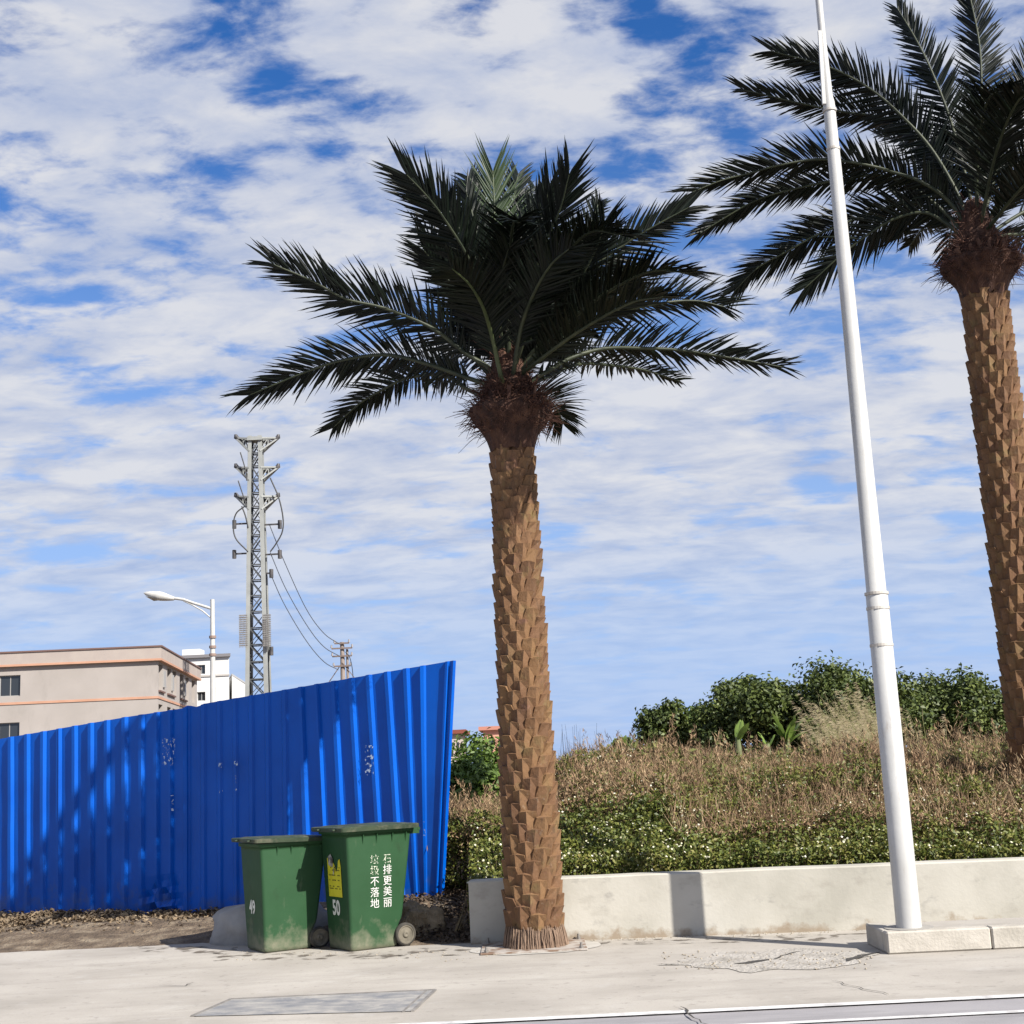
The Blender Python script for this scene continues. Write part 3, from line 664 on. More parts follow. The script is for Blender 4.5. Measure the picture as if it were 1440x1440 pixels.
# ------------------------------------------------------------------ blue fence
blue = M('blue_sheet', [(.0, .082, .46), (.0, .10, .54), (.0, .112, .60)], scale=1.4, rough=.34, rvar=.06, bump=.06, bscale=5, bdist=.02, spec=.22)
overlay(blue, (.09, .12, .20), 5, .58, .80, zfade=(.0, .7), seed=2, amount=.55)
overlay(blue, (.35, .42, .55), 40, .735, .76, seed=7, amount=.9, stretch=(1, 1, .5))
FA = P(180, 1295, 16.3); FB = P(634, 1258, 14.0)
fd = Vector((FB.x - FA.x, FB.y - FA.y, 0)).normalized(); fn = Vector((fd.y, -fd.x, 0))       # fn points to the camera side
if fn.y > 0: fn = -fn
def PF(px, py):
    d = ray(px, py); o = Vector((FA.x, FA.y, 0)); t = (o - Vector((CAM.x, CAM.y, 0))).dot(fn) / Vector((d.x, d.y, 0)).dot(fn); return CAM + d * t
def itp(x, xs, ys): return float(np.interp(x, xs, ys))
topy = lambda u: itp(u, [-60, 180, 262, 266, 276, 290, 634], [1049.5, 1008, 995.5, 992, 994, 989, 929.5])
botx = lambda u: itp(u, [-60, 180, 300, 400, 430, 527, 553, 580, 602, 620, 634], [-60, 180, 301, 404, 443, 547, 574, 590, 603, 612, 617.5])
boty = lambda u: itp(u, [-60, 180, 250, 265, 330, 440, 634], [1312, 1296, 1285, 1284, 1275, 1268, 1258])
def rib(q): # one pitch 0..1 -> height 0..1
    return itp(q % 1, [0, .50, .62, .80, .88, 1.0], [0, 0, 1, 1, 0, 0])
tops = [i * 22.6 - 45 for i in range(0, 10)] + [184, 207, 228, 247, 270, 293, 315, 337, 360, 383, 407, 430, 453, 478, 502, 527, 553, 580, 602, 636]
tops = sorted(t for t in tops if t < 170 or t >= 184)
def fence_sheet(u0, u1, off, root, flange=False):
    us = []
    for i in range(len(tops) - 1):
        a, c = tops[i], tops[i + 1]
        for q in ((0, .25, .50, .62, .80, .88) if c - a < 30 else (0, .35, .70, .76, .85, .90)): us.append((a + (c - a) * q, q, c - a))
    us = [x for x in us if u0 <= x[0] <= u1]
    if u0 not in [x[0] for x in us]: us = [(u0, 0, 23)] + us
    us = us + [(u1, 0, 23)]
    NV = 30; vs = []; fs = []
    for (u, q, pitch) in us:
        T = PF(u, topy(u)); Bm = PF(botx(u), boty(u))
        for k in range(NV + 1):
            t = k / NV; p = Bm.lerp(T, t)
            amp = .036
            if 262 < u < 410: amp = .024
            if u > 596: amp = .022
            if 545 < u < 600: amp *= .35 + .65 * t if u > 560 else 1
            h = (rib(q) if pitch < 30 else itp(q, [0, .70, .76, .85, .90, 1], [0, 0, 1, 1, 0, 0])) * amp
            h += .009 * noise.noise(Vector((u * .02, t * 1.6, 3))) + .0025 * noise.noise(Vector((u * .09, t * 7, 8)))
            dz = 0
            if 195 < u < 262 and t < .2:                            # crumpled foot
                w = (1 - t / .2) * math.sin((u - 195) / 67 * math.pi); h += .14 * w * noise.noise(Vector((u * .08, t * 22, 1))) - .05 * w; dz = .03 * w
            p = p + fn * (h + off) + Vector((0, 0, dz))
            vs.append(p)
    for i in range(len(us) - 1):
        for k in range(NV): a = i * (NV + 1) + k; fs.append((a, a + NV + 1, a + NV + 2, a + 1))
    n = len(vs)                                                     # sheet thickness
    vs2 = [v - fn * .0012 for v in vs]
    b = MB(); b.add(vs, fs); b.add(vs2, [f[::-1] for f in fs])
    m_ = NV + 1
    b.add([vs[0 + k] for k in range(m_)] + [vs2[k] for k in range(m_)], [(k, k + 1, m_ + k + 1, m_ + k) for k in range(NV)])
    e = len(us) - 1
    b.add([vs[e * m_ + k] for k in range(m_)] + [vs2[e * m_ + k] for k in range(m_)], [(k, m_ + k, m_ + k + 1, k + 1) for k in range(NV)])
    return b.build('metal_sheet', blue, root)
fr = thing('corrugated_fence', Vector((FA.x, FA.y, 0)), 'bright blue corrugated metal hoarding behind the green wheelie bins', 'fence')
fence_sheet(-60, 90, 0, fr); fence_sheet(84, 266, .008, fr); fence_sheet(262, 450, -.004, fr); fence_sheet(446, 634, .006, fr)
# turned end flange
b = MB(); T = PF(634, 929.5); Bm = PF(617.5, 1258)
N1 = 12
for k in range(N1):
    a = Bm.lerp(T, k / N1); c = Bm.lerp(T, (k + 1) / N1); w = .045
    e1 = fd * .050 + fn * .030; e0 = fn * .008
    b.quad(a + e0, a + e1, c + e1, c + e0); b.quad(a + e1, a + e1 - fn * .05, c + e1 - fn * .05, c + e1)
b.build('edge_flange', blue, fr)
steel = M('galv_steel', [(.30, .29, .27), (.42, .41, .39)], scale=10, rough=.55, metal=.3)
b = MB(); T0 = PF(-60, 1120); T1 = PF(622, 1080)
b.bar(T0 - fn * .05, T1 - fn * .05, .05, .04); b.build('rail', steel, fr); b = MB(); b.bar(PF(-60, 1260) - fn * .05, PF(612, 1210) - fn * .05, .05, .04)
b.build('rail', steel, fr)
for u in (-40, 160, 330, 500, 600):
    b = MB(); T = PF(u, topy(u) + 14) - fn * .10; b.bar(Vector((T.x, T.y, -.1)), T, .06, .06); b.build('post', steel, fr)
# white paint remains on the sheet
sm = masked('scuffed_paint', (.50, .60, .75), 30, .54, .64, seed=1)
for (x0_, y0_, x1_, y1_) in ((233, 1038, 251, 1076), (518, 1048, 530, 1090), (312, 1072, 317, 1079), (334, 1070, 339, 1078), (313, 1110, 318, 1115), (335, 1090, 338, 1112), (600, 1155, 603, 1175), (245, 1118, 249, 1140)):
    b = MB(); q = [PF(x, y) + fn * .056 for x, y in ((x0_, y1_), (x1_, y1_), (x1_, y0_), (x0_, y0_))]; b.quad(*q); b.build('paint_scuff', sm, fr)

# ------------------------------------------------------------------ wheelie bins
def bin_mat(name, c, seed):
    g = M(name, [(c[0] * .8, c[1] * .85, c[2] * .8), c], scale=3, rough=.5, rvar=.1, bump=.12, bscale=22, bdist=.008, spec=.22)
    overlay(g, (.25, .235, .17), 5, .56, .86, zfade=(0, .42), seed=seed, amount=.75)
    overlay(g, (.20, .22, .15), 9, .62, .80, seed=seed + 3, amount=.45, stretch=(1, 1, .35))
    overlay(g, (.02, .03, .015), 4, .60, .75, seed=seed + 8, amount=.5, stretch=(1, 1, .5))
    return g
lidm = M('lid_green', [(.022, .038, .020), (.045, .065, .035)], scale=6, rough=.6, bump=.2, bscale=30, bdist=.008)
overlay(lidm, (.20, .18, .13), 8, .5, .75, seed=4, amount=.7)
tyrem = M('tyre', [(.03, .028, .025), (.09, .08, .065)], scale=12, rough=.9)
hubm = M('hub', [(.09, .08, .06), (.22, .195, .15)], scale=9, rough=.8)
whitep = M('stencil_white', [(.62, .62, .58), (.75, .75, .72)], scale=10, rough=.7)
fadep = masked('faded_stencil', (.62, .65, .52), 75, .44, .54, seed=2)
wornp = masked('worn_stencil', (.72, .73, .66), 70, .16, .26, seed=5)
def text_pts(body, size, offset=.0):
    c = D.curves.new('tmp', 'FONT'); c.body = body; c.size = size; c.offset = offset; c.align_x = 'CENTER'; c.space_line = 1.0; c.resolution_u = 3
    o = D.objects.new('tmp', c); COL.objects.link(o); bpy.context.view_layer.update()
    me = o.evaluated_get(bpy.context.evaluated_depsgraph_get()).to_mesh()
    vs = [v.co.copy() for v in me.vertices]; fs = [tuple(p.vertices) for p in me.polygons]
    D.objects.remove(o); D.curves.remove(c); return vs, fs

def wheelie_bin(corner, rotz, S, SZ, bodym, label, number, sidetext, notice, lidtilt=0.0):
    """local frame: front faces -X, sides +-Y, wheels at +X; corner = the ground point of the front/near-side corner"""
    W0, W1, D0, D1, Hh = .47, .56, .47, .62, 1.08
    Rz = Matrix.Rotation(rotz, 4, 'Z')
    cl = Vector((-.02, -W0 / 2, 0)) * S
    org = corner - (Rz @ cl)
    Mx = Matrix.Translation(org) @ Rz @ Matrix.Diagonal((S, S, SZ, 1))
    root = thing('wheelie_bin', org, label, 'wheelie bin', 'green wheelie bins by the blue fence')
    xf = lambda z: -.02 - .045 * z                                   # front face x
    xb = lambda z: itp(z, [0, .18, .26, 1.08], [D0 - .02, D0 - .01, D0 + .035, D1 - .01])
    hw = lambda z: (W0 + (W1 - W0) * z / Hh) / 2
    def ring(z, x0, x1, h, r, n=6):
        out = []
        for (cx, cy, a0) in ((x1 - r, h - r, 0), (x0 + r, h - r, 90), (x0 + r, -h + r, 180), (x1 - r, -h + r, 270)):
            for k in range(n + 1):
                a = rad(a0 + 90 * k / n); out.append(Vector((cx + r * math.cos(a), cy + r * math.sin(a), z)))
        return out
    def loft(rings, close0=True, close1=True, smooth=True):
        b = MB(); n = len(rings[0]); vs = [Mx @ p for r in rings for p in r]
        fs = [(i * n + k, i * n + (k + 1) % n, (i + 1) * n + (k + 1) % n, (i + 1) * n + k) for i in range(len(rings) - 1) for k in range(n)]
        b.add(vs, fs, smooth)
        if close0: b.add(vs[:n], [tuple(range(n))[::-1]])
        if close1: b.add(vs[-n:], [tuple(range(n))])
        return b
    rg = []
    for z in [0.0, .012] + [Hh * i / 26 for i in range(1, 26)]:
        z_ = max(z, 0); bul = .006 * math.sin(math.pi * z_ / Hh)
        rg.append(ring(z_ + .004, xf(z_) + (.015 if z == 0 else 0), xb(z_) - (.015 if z == 0 else 0), hw(z_) + bul - (.015 if z == 0 else 0), .032))
    # rim collar
    z = Hh - .045
    rg.append(ring(z, xf(z) - .0, xb(z) + .0, hw(z) + .002, .032)); rg.append(ring(z + .003, xf(z) - .018, xb(z) + .018, hw(z) + .018, .035)); rg.append(ring(Hh - .008, xf(z) - .020, xb(z) + .020, hw(z) + .020, .035)); 
    body = loft(rg).build('body', bodym, root)
    # gusset ribs below the rim
    for t in (.10, .24, .40, .54):
        for sd in (-1, 1):
            b = MB()
            z0_, z1_ = Hh - .14, Hh - .05; y0_, y1_ = hw(z0_) * sd, hw(z1_) * sd
            a_ = [Vector((t - .004, y0_ + sd * .001, z0_)), Vector((t + .004, y0_ + sd * .001, z0_)), Vector((t + .004, y1_ + sd * .022, z1_)), Vector((t - .004, y1_ + sd * .022, z1_)), Vector((t - .004, y1_ - sd * .01, z1_)), Vector((t + .004, y1_ - sd * .01, z1_))]
            b.add([Mx @ p for p in a_], [(0, 1, 2, 3), (0, 3, 4), (1, 5, 2), (3, 2, 5, 4)]); b.build('rim_rib', bodym, body, org=wloc(root))
    # lid: shallow domed tray over the rim with a turned-down lip
    tl = Matrix.Translation(Vector((D1, 0, Hh))) @ Matrix.Rotation(lidtilt, 4, 'Y') @ Matrix.Translation(Vector((-D1, 0, -Hh)))
    xr0, xr1, h_ = xf(1) - .075, xb(1.05) + .06, hw(1.05) + .06
    rgs = [ring(Hh - .016, xr0, xr1, h_, .035), ring(Hh + .020, xr0 - .004, xr1 + .002, h_ + .004, .035), ring(Hh + .026, xr0 + .012, xr1 - .012, h_ - .012, .035), ring(Hh + .025, xr0 + .06, xr1 - .06, h_ - .06, .03), ring(Hh + .034, xr0 + .09, xr1 - .10, h_ - .09, .03), ring(Hh + .038, xr0 + .22, xr1 - .24, h_ - .2, .03)]
    b = loft([[tl @ p for p in r] for r in rgs], smooth=False); lid = b.build('lid', lidm, root)
    for yy in (-.17, .17):
        b = MB(); b.box((xr0 - .03, yy - .05, Hh - .002), (xr0 + .01, yy + .05, Hh + .012), Mx @ tl); b.build('lid_grip', lidm, lid, org=wloc(root))
    # rear handle with two brackets
    b = MB(); b.tube([Mx @ Vector((xr1 + .05, y, Hh - .03)) for y in (-.22, -.1, 0, .1, .22)], .016 * S, 10)
    for yy in (-.2, .2): b.box((xb(1) - .01, yy - .018, Hh - .075), (xr1 + .055, yy + .018, Hh - .018), Mx)
    b.build('handle', bodym, root)
    # axle and wheels
    b = MB(); xw, zw, rw = D0 + .045, .105, .104
    b.tube([Mx @ Vector((xw, y, zw)) for y in (-.27, .27)], .012 * S, 8)
    b.box((D0 - .06, -.15, .05), (xw + .01, .15, .16), Mx); b.build('axle', dark, root)
    for sd in (-1, 1):
        yc = sd * .262; b = MB(); prof = [(-.026, rw * .80), (-.024, rw * .93), (-.014, rw), (.014, rw), (.024, rw * .93), (.026, rw * .80)]
        n = 32
        vs = [Mx @ Vector((xw + r * math.cos(2 * math.pi * k / n), yc + dy, zw + r * math.sin(2 * math.pi * k / n))) for (dy, r) in prof for k in range(n)]
        fs = [(i * n + k, i * n + (k + 1) % n, (i + 1) * n + (k + 1) % n, (i + 1) * n + k) for i in range(5) for k in range(n)]
        b.add(vs, fs, True)
        wh = b.build('wheel', tyrem, root)
        h = MB(); pr = [(-.018, .001), (-.026, .018), (-.024, .026), (-.012, .034), (-.014, rw * .62), (-.022, rw * .70), (-.022, rw * .81), (.022, rw * .81), (.022, rw * .70), (.014, rw * .62), (.012, .034), (.024, .026), (.026, .018), (.018, .001)]
        vs = [Mx @ Vector((xw + r * math.cos(2 * math.pi * k / n), yc + dy, zw + r * math.sin(2 * math.pi * k / n))) for (dy, r) in pr for k in range(n)]
        fs = [(i * n + k, i * n + (k + 1) % n, (i + 1) * n + (k + 1) % n, (i + 1) * n + k) for i in range(len(pr) - 1) for k in range(n)]
        h.add(vs, fs, False); h.build('hub', hubm, wh, org=wloc(root))
    # lettering
    def on_front(y, z, e=.004): return Mx @ Vector((xf(z) - e, y, z))
    def on_side(x, z, e=.004): return Mx @ Vector((x, -hw(z) - .006 * math.sin(math.pi * z / Hh) - e, z))
    vs, fs = text_pts(number, .185, .006)
    b = MB(); b.add([on_front(-(v.x * .85 + number_y), number_z + v.y) for v in vs], fs); b.build('number', wornp, body, org=wloc(root))
    if sidetext:
        for (txt, xc, z0_) in sidetext:
            for i, ch in enumerate(txt):
                vs, fs = text_pts(ch, .094, .0); b = MB(); zb = z0_ - i * .098
                b.add([on_side(xc + v.x * 1.0, zb + v.y) for v in vs], fs)
                b.build('lettering', fadep if i == 0 or (i == 1 and xc < .25) else whitep, body, org=wloc(root))
    if notice:
        ym = M('yellow_notice', [(.62, .55, .02), (.74, .68, .04)], scale=9, rough=.55)
        z0_, z1_, y0_, y1_ = .475, .80, -.235, .045
        b = MB(); nn = 12; vs = []
        # torn outline at the top
        outl = [(y1_ + .0, z0_), (y1_ + .0, z1_ - .05), (y1_ - .015, z1_ + .02), (y1_ - .05, z1_ + .0), (y1_ - .065, z1_ - .06), (y1_ - .10, z1_ - .10), (y1_ - .135, z1_ - .03), (y0_ + .03, z1_ + .03), (y0_, z1_ + .02), (y0_, z0_)]
        b.add([on_front(-(y + .09), z, .006) for y, z in outl], [tuple(range(len(outl)))])
        no = b.build('notice', ym, body, org=wloc(root))
        b = MB(); rr = random.Random(5)
        for zz in (.545, .565, .62, .665, .71, .735):
            y = y0_ + .03
            while y < y1_ - .03:
                l_ = rr.uniform(.008, .03); y2 = min(y + l_, y1_ - .02)
                if rr.random() < .75: b.quad(*[on_front(-(yy + .09), z2, .009) for yy, z2 in ((y, zz), (y2, zz), (y2, zz + .009), (y, zz + .009))])
                y = y2 + rr.uniform(.003, .010)
        b.build('notice_print', M('print_dark', [(.10, .09, .02)], rough=.8), no, org=wloc(root))
        b = MB(); 
        for k in range(3): b.add([on_front(-(yy + .09) , zz, .011 + .006 * k) for yy, zz in ((-.20 + .02 * k, .76), (-.12, .74 + .03 * k), (-.10, .81), (-.15, .86 - .02 * k), (-.21 + .03 * k, .83))], [(0, 1, 2, 3, 4)])
        b.add([on_front(-(yy + .09), zz, .016) for yy, zz in ((-.11, .66), (-.08, .70), (-.07, .76), (-.095, .72))], [(0, 1, 2, 3)])
        b.build('torn_paper', M('torn_paper', [(.16, .14, .13), (.55, .52, .48)], scale=26, rough=.85, lo=.42, hi=.6), no, org=wloc(root))
    return root, Mx
binA = bin_mat('bin_green', (.027, .080, .034), 1); binB = bin_mat('bin_green_worn', (.029, .085, .037), 11)
number_y, number_z = .0, .40
number_y, number_z = -.015, .315
wheelie_bin(G(494, 1339), rad(33), .985, .975, binA, 'green wheelie bin numbered 50 with white Chinese lettering and a torn yellow notice', '50',
            [('石排更美丽', .345, .765), ('垃圾不落地', .215, .765)], True)
number_y, number_z = -.015, .375
wheelie_bin(G(372, 1341), rad(31), .97, .895, binB, 'green wheelie bin numbered 49, the left of the two bins, half in shadow', '49', None, False, lidtilt=rad(1.6))

# ------------------------------------------------------------------ rocks, soil bank, debris
def rock(name, c, size, mat, label, cat, seed, rz=0.0, sub=40, amp=.2):
    b = MB(); n, m_ = sub, sub // 2; vs = []
    Rz = Matrix.Rotation(rz, 4, 'Z')
    for i in range(m_ + 1):
        ph = math.pi * i / m_
        for k in range(n):
            a = 2 * math.pi * k / n; d = Vector((math.sin(ph) * math.cos(a), math.sin(ph) * math.sin(a), math.cos(ph)))
            r = 1 + amp * noise.noise(d * 1.3 + Vector((seed, 0, 0))) + amp * .5 * noise.noise(d * 3 + Vector((seed, 4, 0))) + amp * .15 * noise.noise(d * 9 + Vector((seed, 4, 0)))
            p = Rz @ Vector((d.x * size[0] * r, d.y * size[1] * r, d.z * size[2] * r)); p.z = max(p.z, -size[2] * .5)
            vs.append(Vector(c) + p)
    fs = [(i * n + k, (i + 1) * n + k, (i + 1) * n + (k + 1) % n, i * n + (k + 1) % n) for i in range(m_) for k in range(n)]
    b.add(vs, fs, True)
    return tag(b.build(name, mat, org=Vector((c[0], c[1], 0))), label, cat)
greyrock = M('grey_rock', [(.26, .25, .24), (.34, .33, .315), (.40, .39, .37)], scale=3, rough=.85, bump=.4, bscale=25, bdist=.02)
rk = G(378, 1325); rk.y += .45
rk = P(385, 1318, 13.7)
rock('boulder', (rk.x, 13.7, .10), (.66, .36, .30), greyrock, 'smooth pale grey boulder lying behind the bin numbered 49', 'boulder', 3, rz=rad(-6), amp=.22)
tanrock = M('tan_rubble', [(.22, .165, .10), (.38, .30, .20)], scale=12, rough=.95, bump=1, bscale=40, bdist=.03)
rk = P(590, 1318, 13.3); rock('rubble_lump', (rk.x, 13.3, .12), (.24, .2, .2), tanrock, 'small tan lump of rubble beside the wheel of bin 50', 'rock', 9, amp=.5)
# soil bank rising under the fence and toward the plot
bank_m = M('bank_soil', [(.09, .065, .045), (.17, .125, .085), (.30, .24, .17)], scale=5, rough=.98, bump=1, bscale=30, bdist=.05)
def bank_h(x, y):
    if y > 12.6:
        y0 = itp(x, [-2.75, -2.1], [13.6, 12.75]); t = min(max((y - y0) / 1.2, 0), 1); h = t * t * (3 - 2 * t) * itp(x, [-7, -3.5, -2, -1, .5], [.07, .12, .2, .30, .34])
        return h + .05 * t * noise.noise(Vector((x * 1.7, y * 1.7, 0))) + .03 * t * noise.noise(Vector((x * 6, y * 6, 0)))
    return 0
gx = np.linspace(-9, 14, 160); gy = np.linspace(12.72, 40, 130) ** 1.0
vs = []; 
gy = 12.72 + (np.linspace(0, 1, 130) ** 1.8) * 30
for y in gy:
    for x in gx: vs.append((x, y, bank_h(x, y) - .003 + (.0 if y > 12.73 else 0)))
n = len(gx); fs = [(j * n + i, j * n + i + 1, (j + 1) * n + i + 1, (j + 1) * n + i) for j in range(len(gy) - 1) for i in range(n - 1)]
b = MB(); b.add(vs, fs, True); b.build('soil_bank', bank_m, kind='structure')
# dry litter at the fence foot
n = 5200
C = np.empty((n, 3))
for i in range(n):
    px = random.uniform(-20, 335); py = random.gauss(1301, 6) + (180 - px) * .035
    q = G(px, max(py, 1290)); C[i] = (q.x, q.y, max(0, bank_h(q.x, q.y)) + .004 + random.uniform(0, .045) * random.random())
nr = rng.normal(size=(n, 3)) * .5 + np.array([0, 0, 1.0])
V, F = leaves(C, .06, .028, nr)
npmesh('dry_litter', V, F, M('litter', [(.11, .075, .045), (.22, .16, .10), (.36, .29, .20)], scale=6, rough=.95, island=True, lo=.1, hi=.9), kind='stuff', label='dry brown leaves and straw littering the foot of the blue fence', cat='leaf litter')
n = 1600; C = np.empty((n, 3))  # leaves coloured near black to stand for the shade in this gap
for i in range(n):
    q = G(random.uniform(556, 660), random.uniform(1280, 1326)); C[i] = (q.x, q.y, max(0, bank_h(q.x, q.y)) + random.uniform(0, .05))
V, F = leaves(C, .06, .03, rng.normal(size=(n, 3)) * .6 + np.array([0, 0, 1.0]))
npmesh('dark_litter', V, F, M('litter_dark', [(.05, .035, .025), (.13, .09, .06)], scale=6, rough=.95, island=True, lo=.1, hi=.9), kind='stuff', label='dead leaves in the gap between bin 50 and the wall end, shade painted in', cat='leaf litter')

# ------------------------------------------------------------------ thicket on the plot
def hmax(x, y):
    h = np.interp(y, [12.8, 13.3, 13.9, 14.7, 16.2, 24, 34], [.60, .84, 1.06, 1.34, 1.56, 1.52, 1.38])
    if x > 1: h = h - .10 * min(1, (x - 1) / 1.5) * np.interp(y, [14.2, 15.5], [0, 1])
    if x < .6: h = h - np.interp(y, [13.6, 14.8, 17, 24, 34], [0, .30, .52, .62, .6]) * min(1, (.6 - x) / .8)
    return h
def hnoise(x, y): return .09 * math.sin(x * 1.9 + y * .7) * math.sin(y * 1.3 - x * .6) + .10 * noise.noise(Vector((x * 1.4, y * 1.4, 2))) + .07 * noise.noise(Vector((x * .5, y * .5, 7)))
def scatter(n, xr, yr, zlo=.15, bias=2.0, left=True):
    C = np.empty((n, 3)); k = 0
    while k < n:
        y = random.uniform(*yr) if random.random() < .6 else yr[0] + (yr[1] - yr[0]) * random.random() ** 2
        xmin = -.065 * y - .35; xmax = .40 * y + .6
        x = random.uniform(max(xr[0], xmin), min(xr[1], xmax))
        if x < wl.x - .02 and (y < 14.15 or (x < -.55 and y < 14.35 - .62 * (x + 1.05))): continue
        h = float(hmax(x, y)) + hnoise(x, y) * (.5 if y < 14 else 1)
        if x < .3: h -= .12 * min(1, (.3 - x))
        h += max(0, noise.noise(Vector((x * 3.1, y * 3.1, 5)))) * .22
        C[k] = (x, y, zlo + (h - zlo) * (1 - random.random() ** bias)); k += 1
    return C
greenm = M('weed_leaf', [(.030, .048, .010), (.095, .125, .022), (.19, .205, .040), (.30, .25, .085)], scale=1.6, rough=.55, island=True, lo=.15, hi=.88, trans=.2)
C = scatter(85000, (-3, 9), (12.86, 15.2), .1, 1.6)
nr = rng.normal(size=(len(C), 3)) * .7 + np.array([.1, -.35, .7])
VF1 = leaves(C, .050, .025, nr)
C = scatter(24000, (-3, 11), (15.0, 22), .6, 2.5)
nr = rng.normal(size=(len(C), 3)) * .7 + np.array([.1, -.35, .7]); VF2 = leaves(C, .075, .035, nr)
C = scatter(60000, (-3, 10), (13.9, 16.4), .7, 3.0)
keep = np.array([noise.noise(Vector((c[0] * .8, c[1] * .8 + c[2] * 1.5, 21))) + .5 * noise.noise(Vector((c[0] * 2.6, c[1] * 2, c[2] * 3))) > .10 for c in C]); C = C[keep]; C[:, 2] += rng.uniform(0, .10, len(C))
VF3 = leaves(C, .05, .022, rng.normal(size=(len(C), 3)) * .7 + np.array([.1, -.35, .7]))
V, F = merge(VF1, VF2, VF3)
npmesh('weed_thicket', V, F, greenm, kind='stuff', label='dense green weeds crowding over the top of the low wall', cat='weeds')
# woody stems inside
b = MB()
for i in range(1500):
    C1 = scatter(1, (-3, 9), (12.9, 17), .5, 1.3)[0]; q = Vector(C1); l_ = Vector((random.gauss(0, .12), random.gauss(0, .12), 0))
    b.tube([Vector((q.x, q.y, .1)) - l_, Vector((q.x, q.y, q.z * .6)) - l_ * .3, q + Vector((0, 0, .05))], [.006, .004, .002], 3, cap=False)
b.build('weed_stems', M('stem', [(.09, .07, .035), (.17, .13, .07)], scale=9, rough=.9), kind='stuff', label='thin woody stems standing inside the weed thicket', cat='weeds')
# white flowers: each a small flat disc of petals
C = scatter(4200, (-1.2, 9), (12.86, 17.5), .35, 3)
C[:, 2] += .015
keep = np.array([noise.noise(Vector((c[0] * 1.1, c[1] * 1.1, 4))) + .25 * random.random() > -.06 for c in C]); C = C[keep]
n = len(C); vs = []; b = MB()
for c in C:
    r = random.uniform(.007, .0145); nn = Vector((random.gauss(.1, .4), random.gauss(-.6, .4), random.gauss(.7, .3))).normalized(); u = nn.orthogonal().normalized(); w = nn.cross(u); p = Vector(c)
    b.add([p + (u * math.cos(a) + w * math.sin(a)) * r * (1 if k % 2 == 0 else .62) for k, a in enumerate([math.pi * 2 * j / 10 for j in range(10)])], [tuple(range(10))])
b.build('wild_flowers', M('petal', [(.50, .47, .28), (.72, .70, .58)], scale=8, rough=.6, island=True), kind='stuff', label='small white wild flowers dotted over the green weeds behind the wall', cat='wild flowers')
# dry brown brush
drym = M('dry_brush', [(.11, .062, .034), (.28, .175, .10), (.42, .285, .17), (.54, .43, .26)], scale=1.1, rough=.9, island=True, lo=.18, hi=.85, trans=.15)
C = np.concatenate([scatter(75000, (-3, 14), (14.5, 27), .7, 2.6), scatter(16000, (1.6, 9), (13.3, 15.2), .5, 3.5), scatter(5000, (-3, 1.6), (14, 15.2), .6, 3.5)])
n = len(C)
VFa = leaves(C, .045, .013, rng.normal(size=(n, 3)) + np.array([0, -.4, .4]))
C = np.concatenate([scatter(42000, (-3, 14), (14.6, 27), .8, 3.0), scatter(7000, (1.4, 9), (13.4, 15.2), .5, 3.0)])
n = len(C); up = rng.normal(size=(n, 3)) * .38 + np.array([0, 0, 1.0])
VFb = leaves(C, .42, .0065, np.cross(up, rng.normal(size=(n, 3))), along=up, fold=0)
C = scatter(30000, (-3, 18), (26, 40), 1.0, 3.0); n = len(C)
VFc = leaves(C, .12, .05, rng.normal(size=(n, 3)) + np.array([0, -.4, .4]))
# feathery seed heads standing above the mass, in clumps
ctr = scatter(900, (-3, 12), (14.0, 19), 1.0, 9.0); Cs = []; Us = []
for c in ctr:
    k = 60; hgt = random.uniform(.10, .30) + (.25 * random.random() if noise.noise(Vector((c[0] * .9, c[1] * .5, 33))) > .05 else 0); ln = random.gauss(0, .3)
    u = rng.random(k); Cs.append(np.stack([c[0] + ln * hgt * u + rng.normal(0, .045, k) * (1.2 - u), c[1] + rng.normal(0, .045, k), c[2] - .15 + hgt * u * 1.3], axis=1))
    Us.append(np.stack([rng.normal(ln * .6, .6, k), rng.normal(0, .5, k), np.ones(k)], axis=1))
Cs = np.concatenate(Cs); Us = np.concatenate(Us)
VFd = leaves(Cs, .07, .009, np.cross(Us, rng.normal(size=Us.shape)), along=Us, fold=0)
V, F = merge(VFa, VFb, VFc, VFd)
npmesh('dry_brush', V, F, drym, kind='stuff', label='dry brown brush and grass stalks filling the plot behind the weeds', cat='dry brush')
olivem = M('olive_brush', [(.08, .09, .025), (.15, .165, .045), (.25, .25, .08)], scale=1.2, rough=.8, island=True, lo=.15, hi=.88, trans=.2)
C = scatter(26000, (-3, 14), (15, 30), .8, 3.0); keep = np.array([noise.noise(Vector((c[0] * .7, c[1] * .45, 14))) > -.02 for c in C]); C = C[keep]; C[:, 2] += .06
V, F = leaves(C, .11, .032, rng.normal(size=(len(C), 3)) + np.array([0, -.3, .5]))
npmesh('olive_brush', V, F, olivem, kind='stuff', label='patches of olive green brush among the dry stalks', cat='brush')

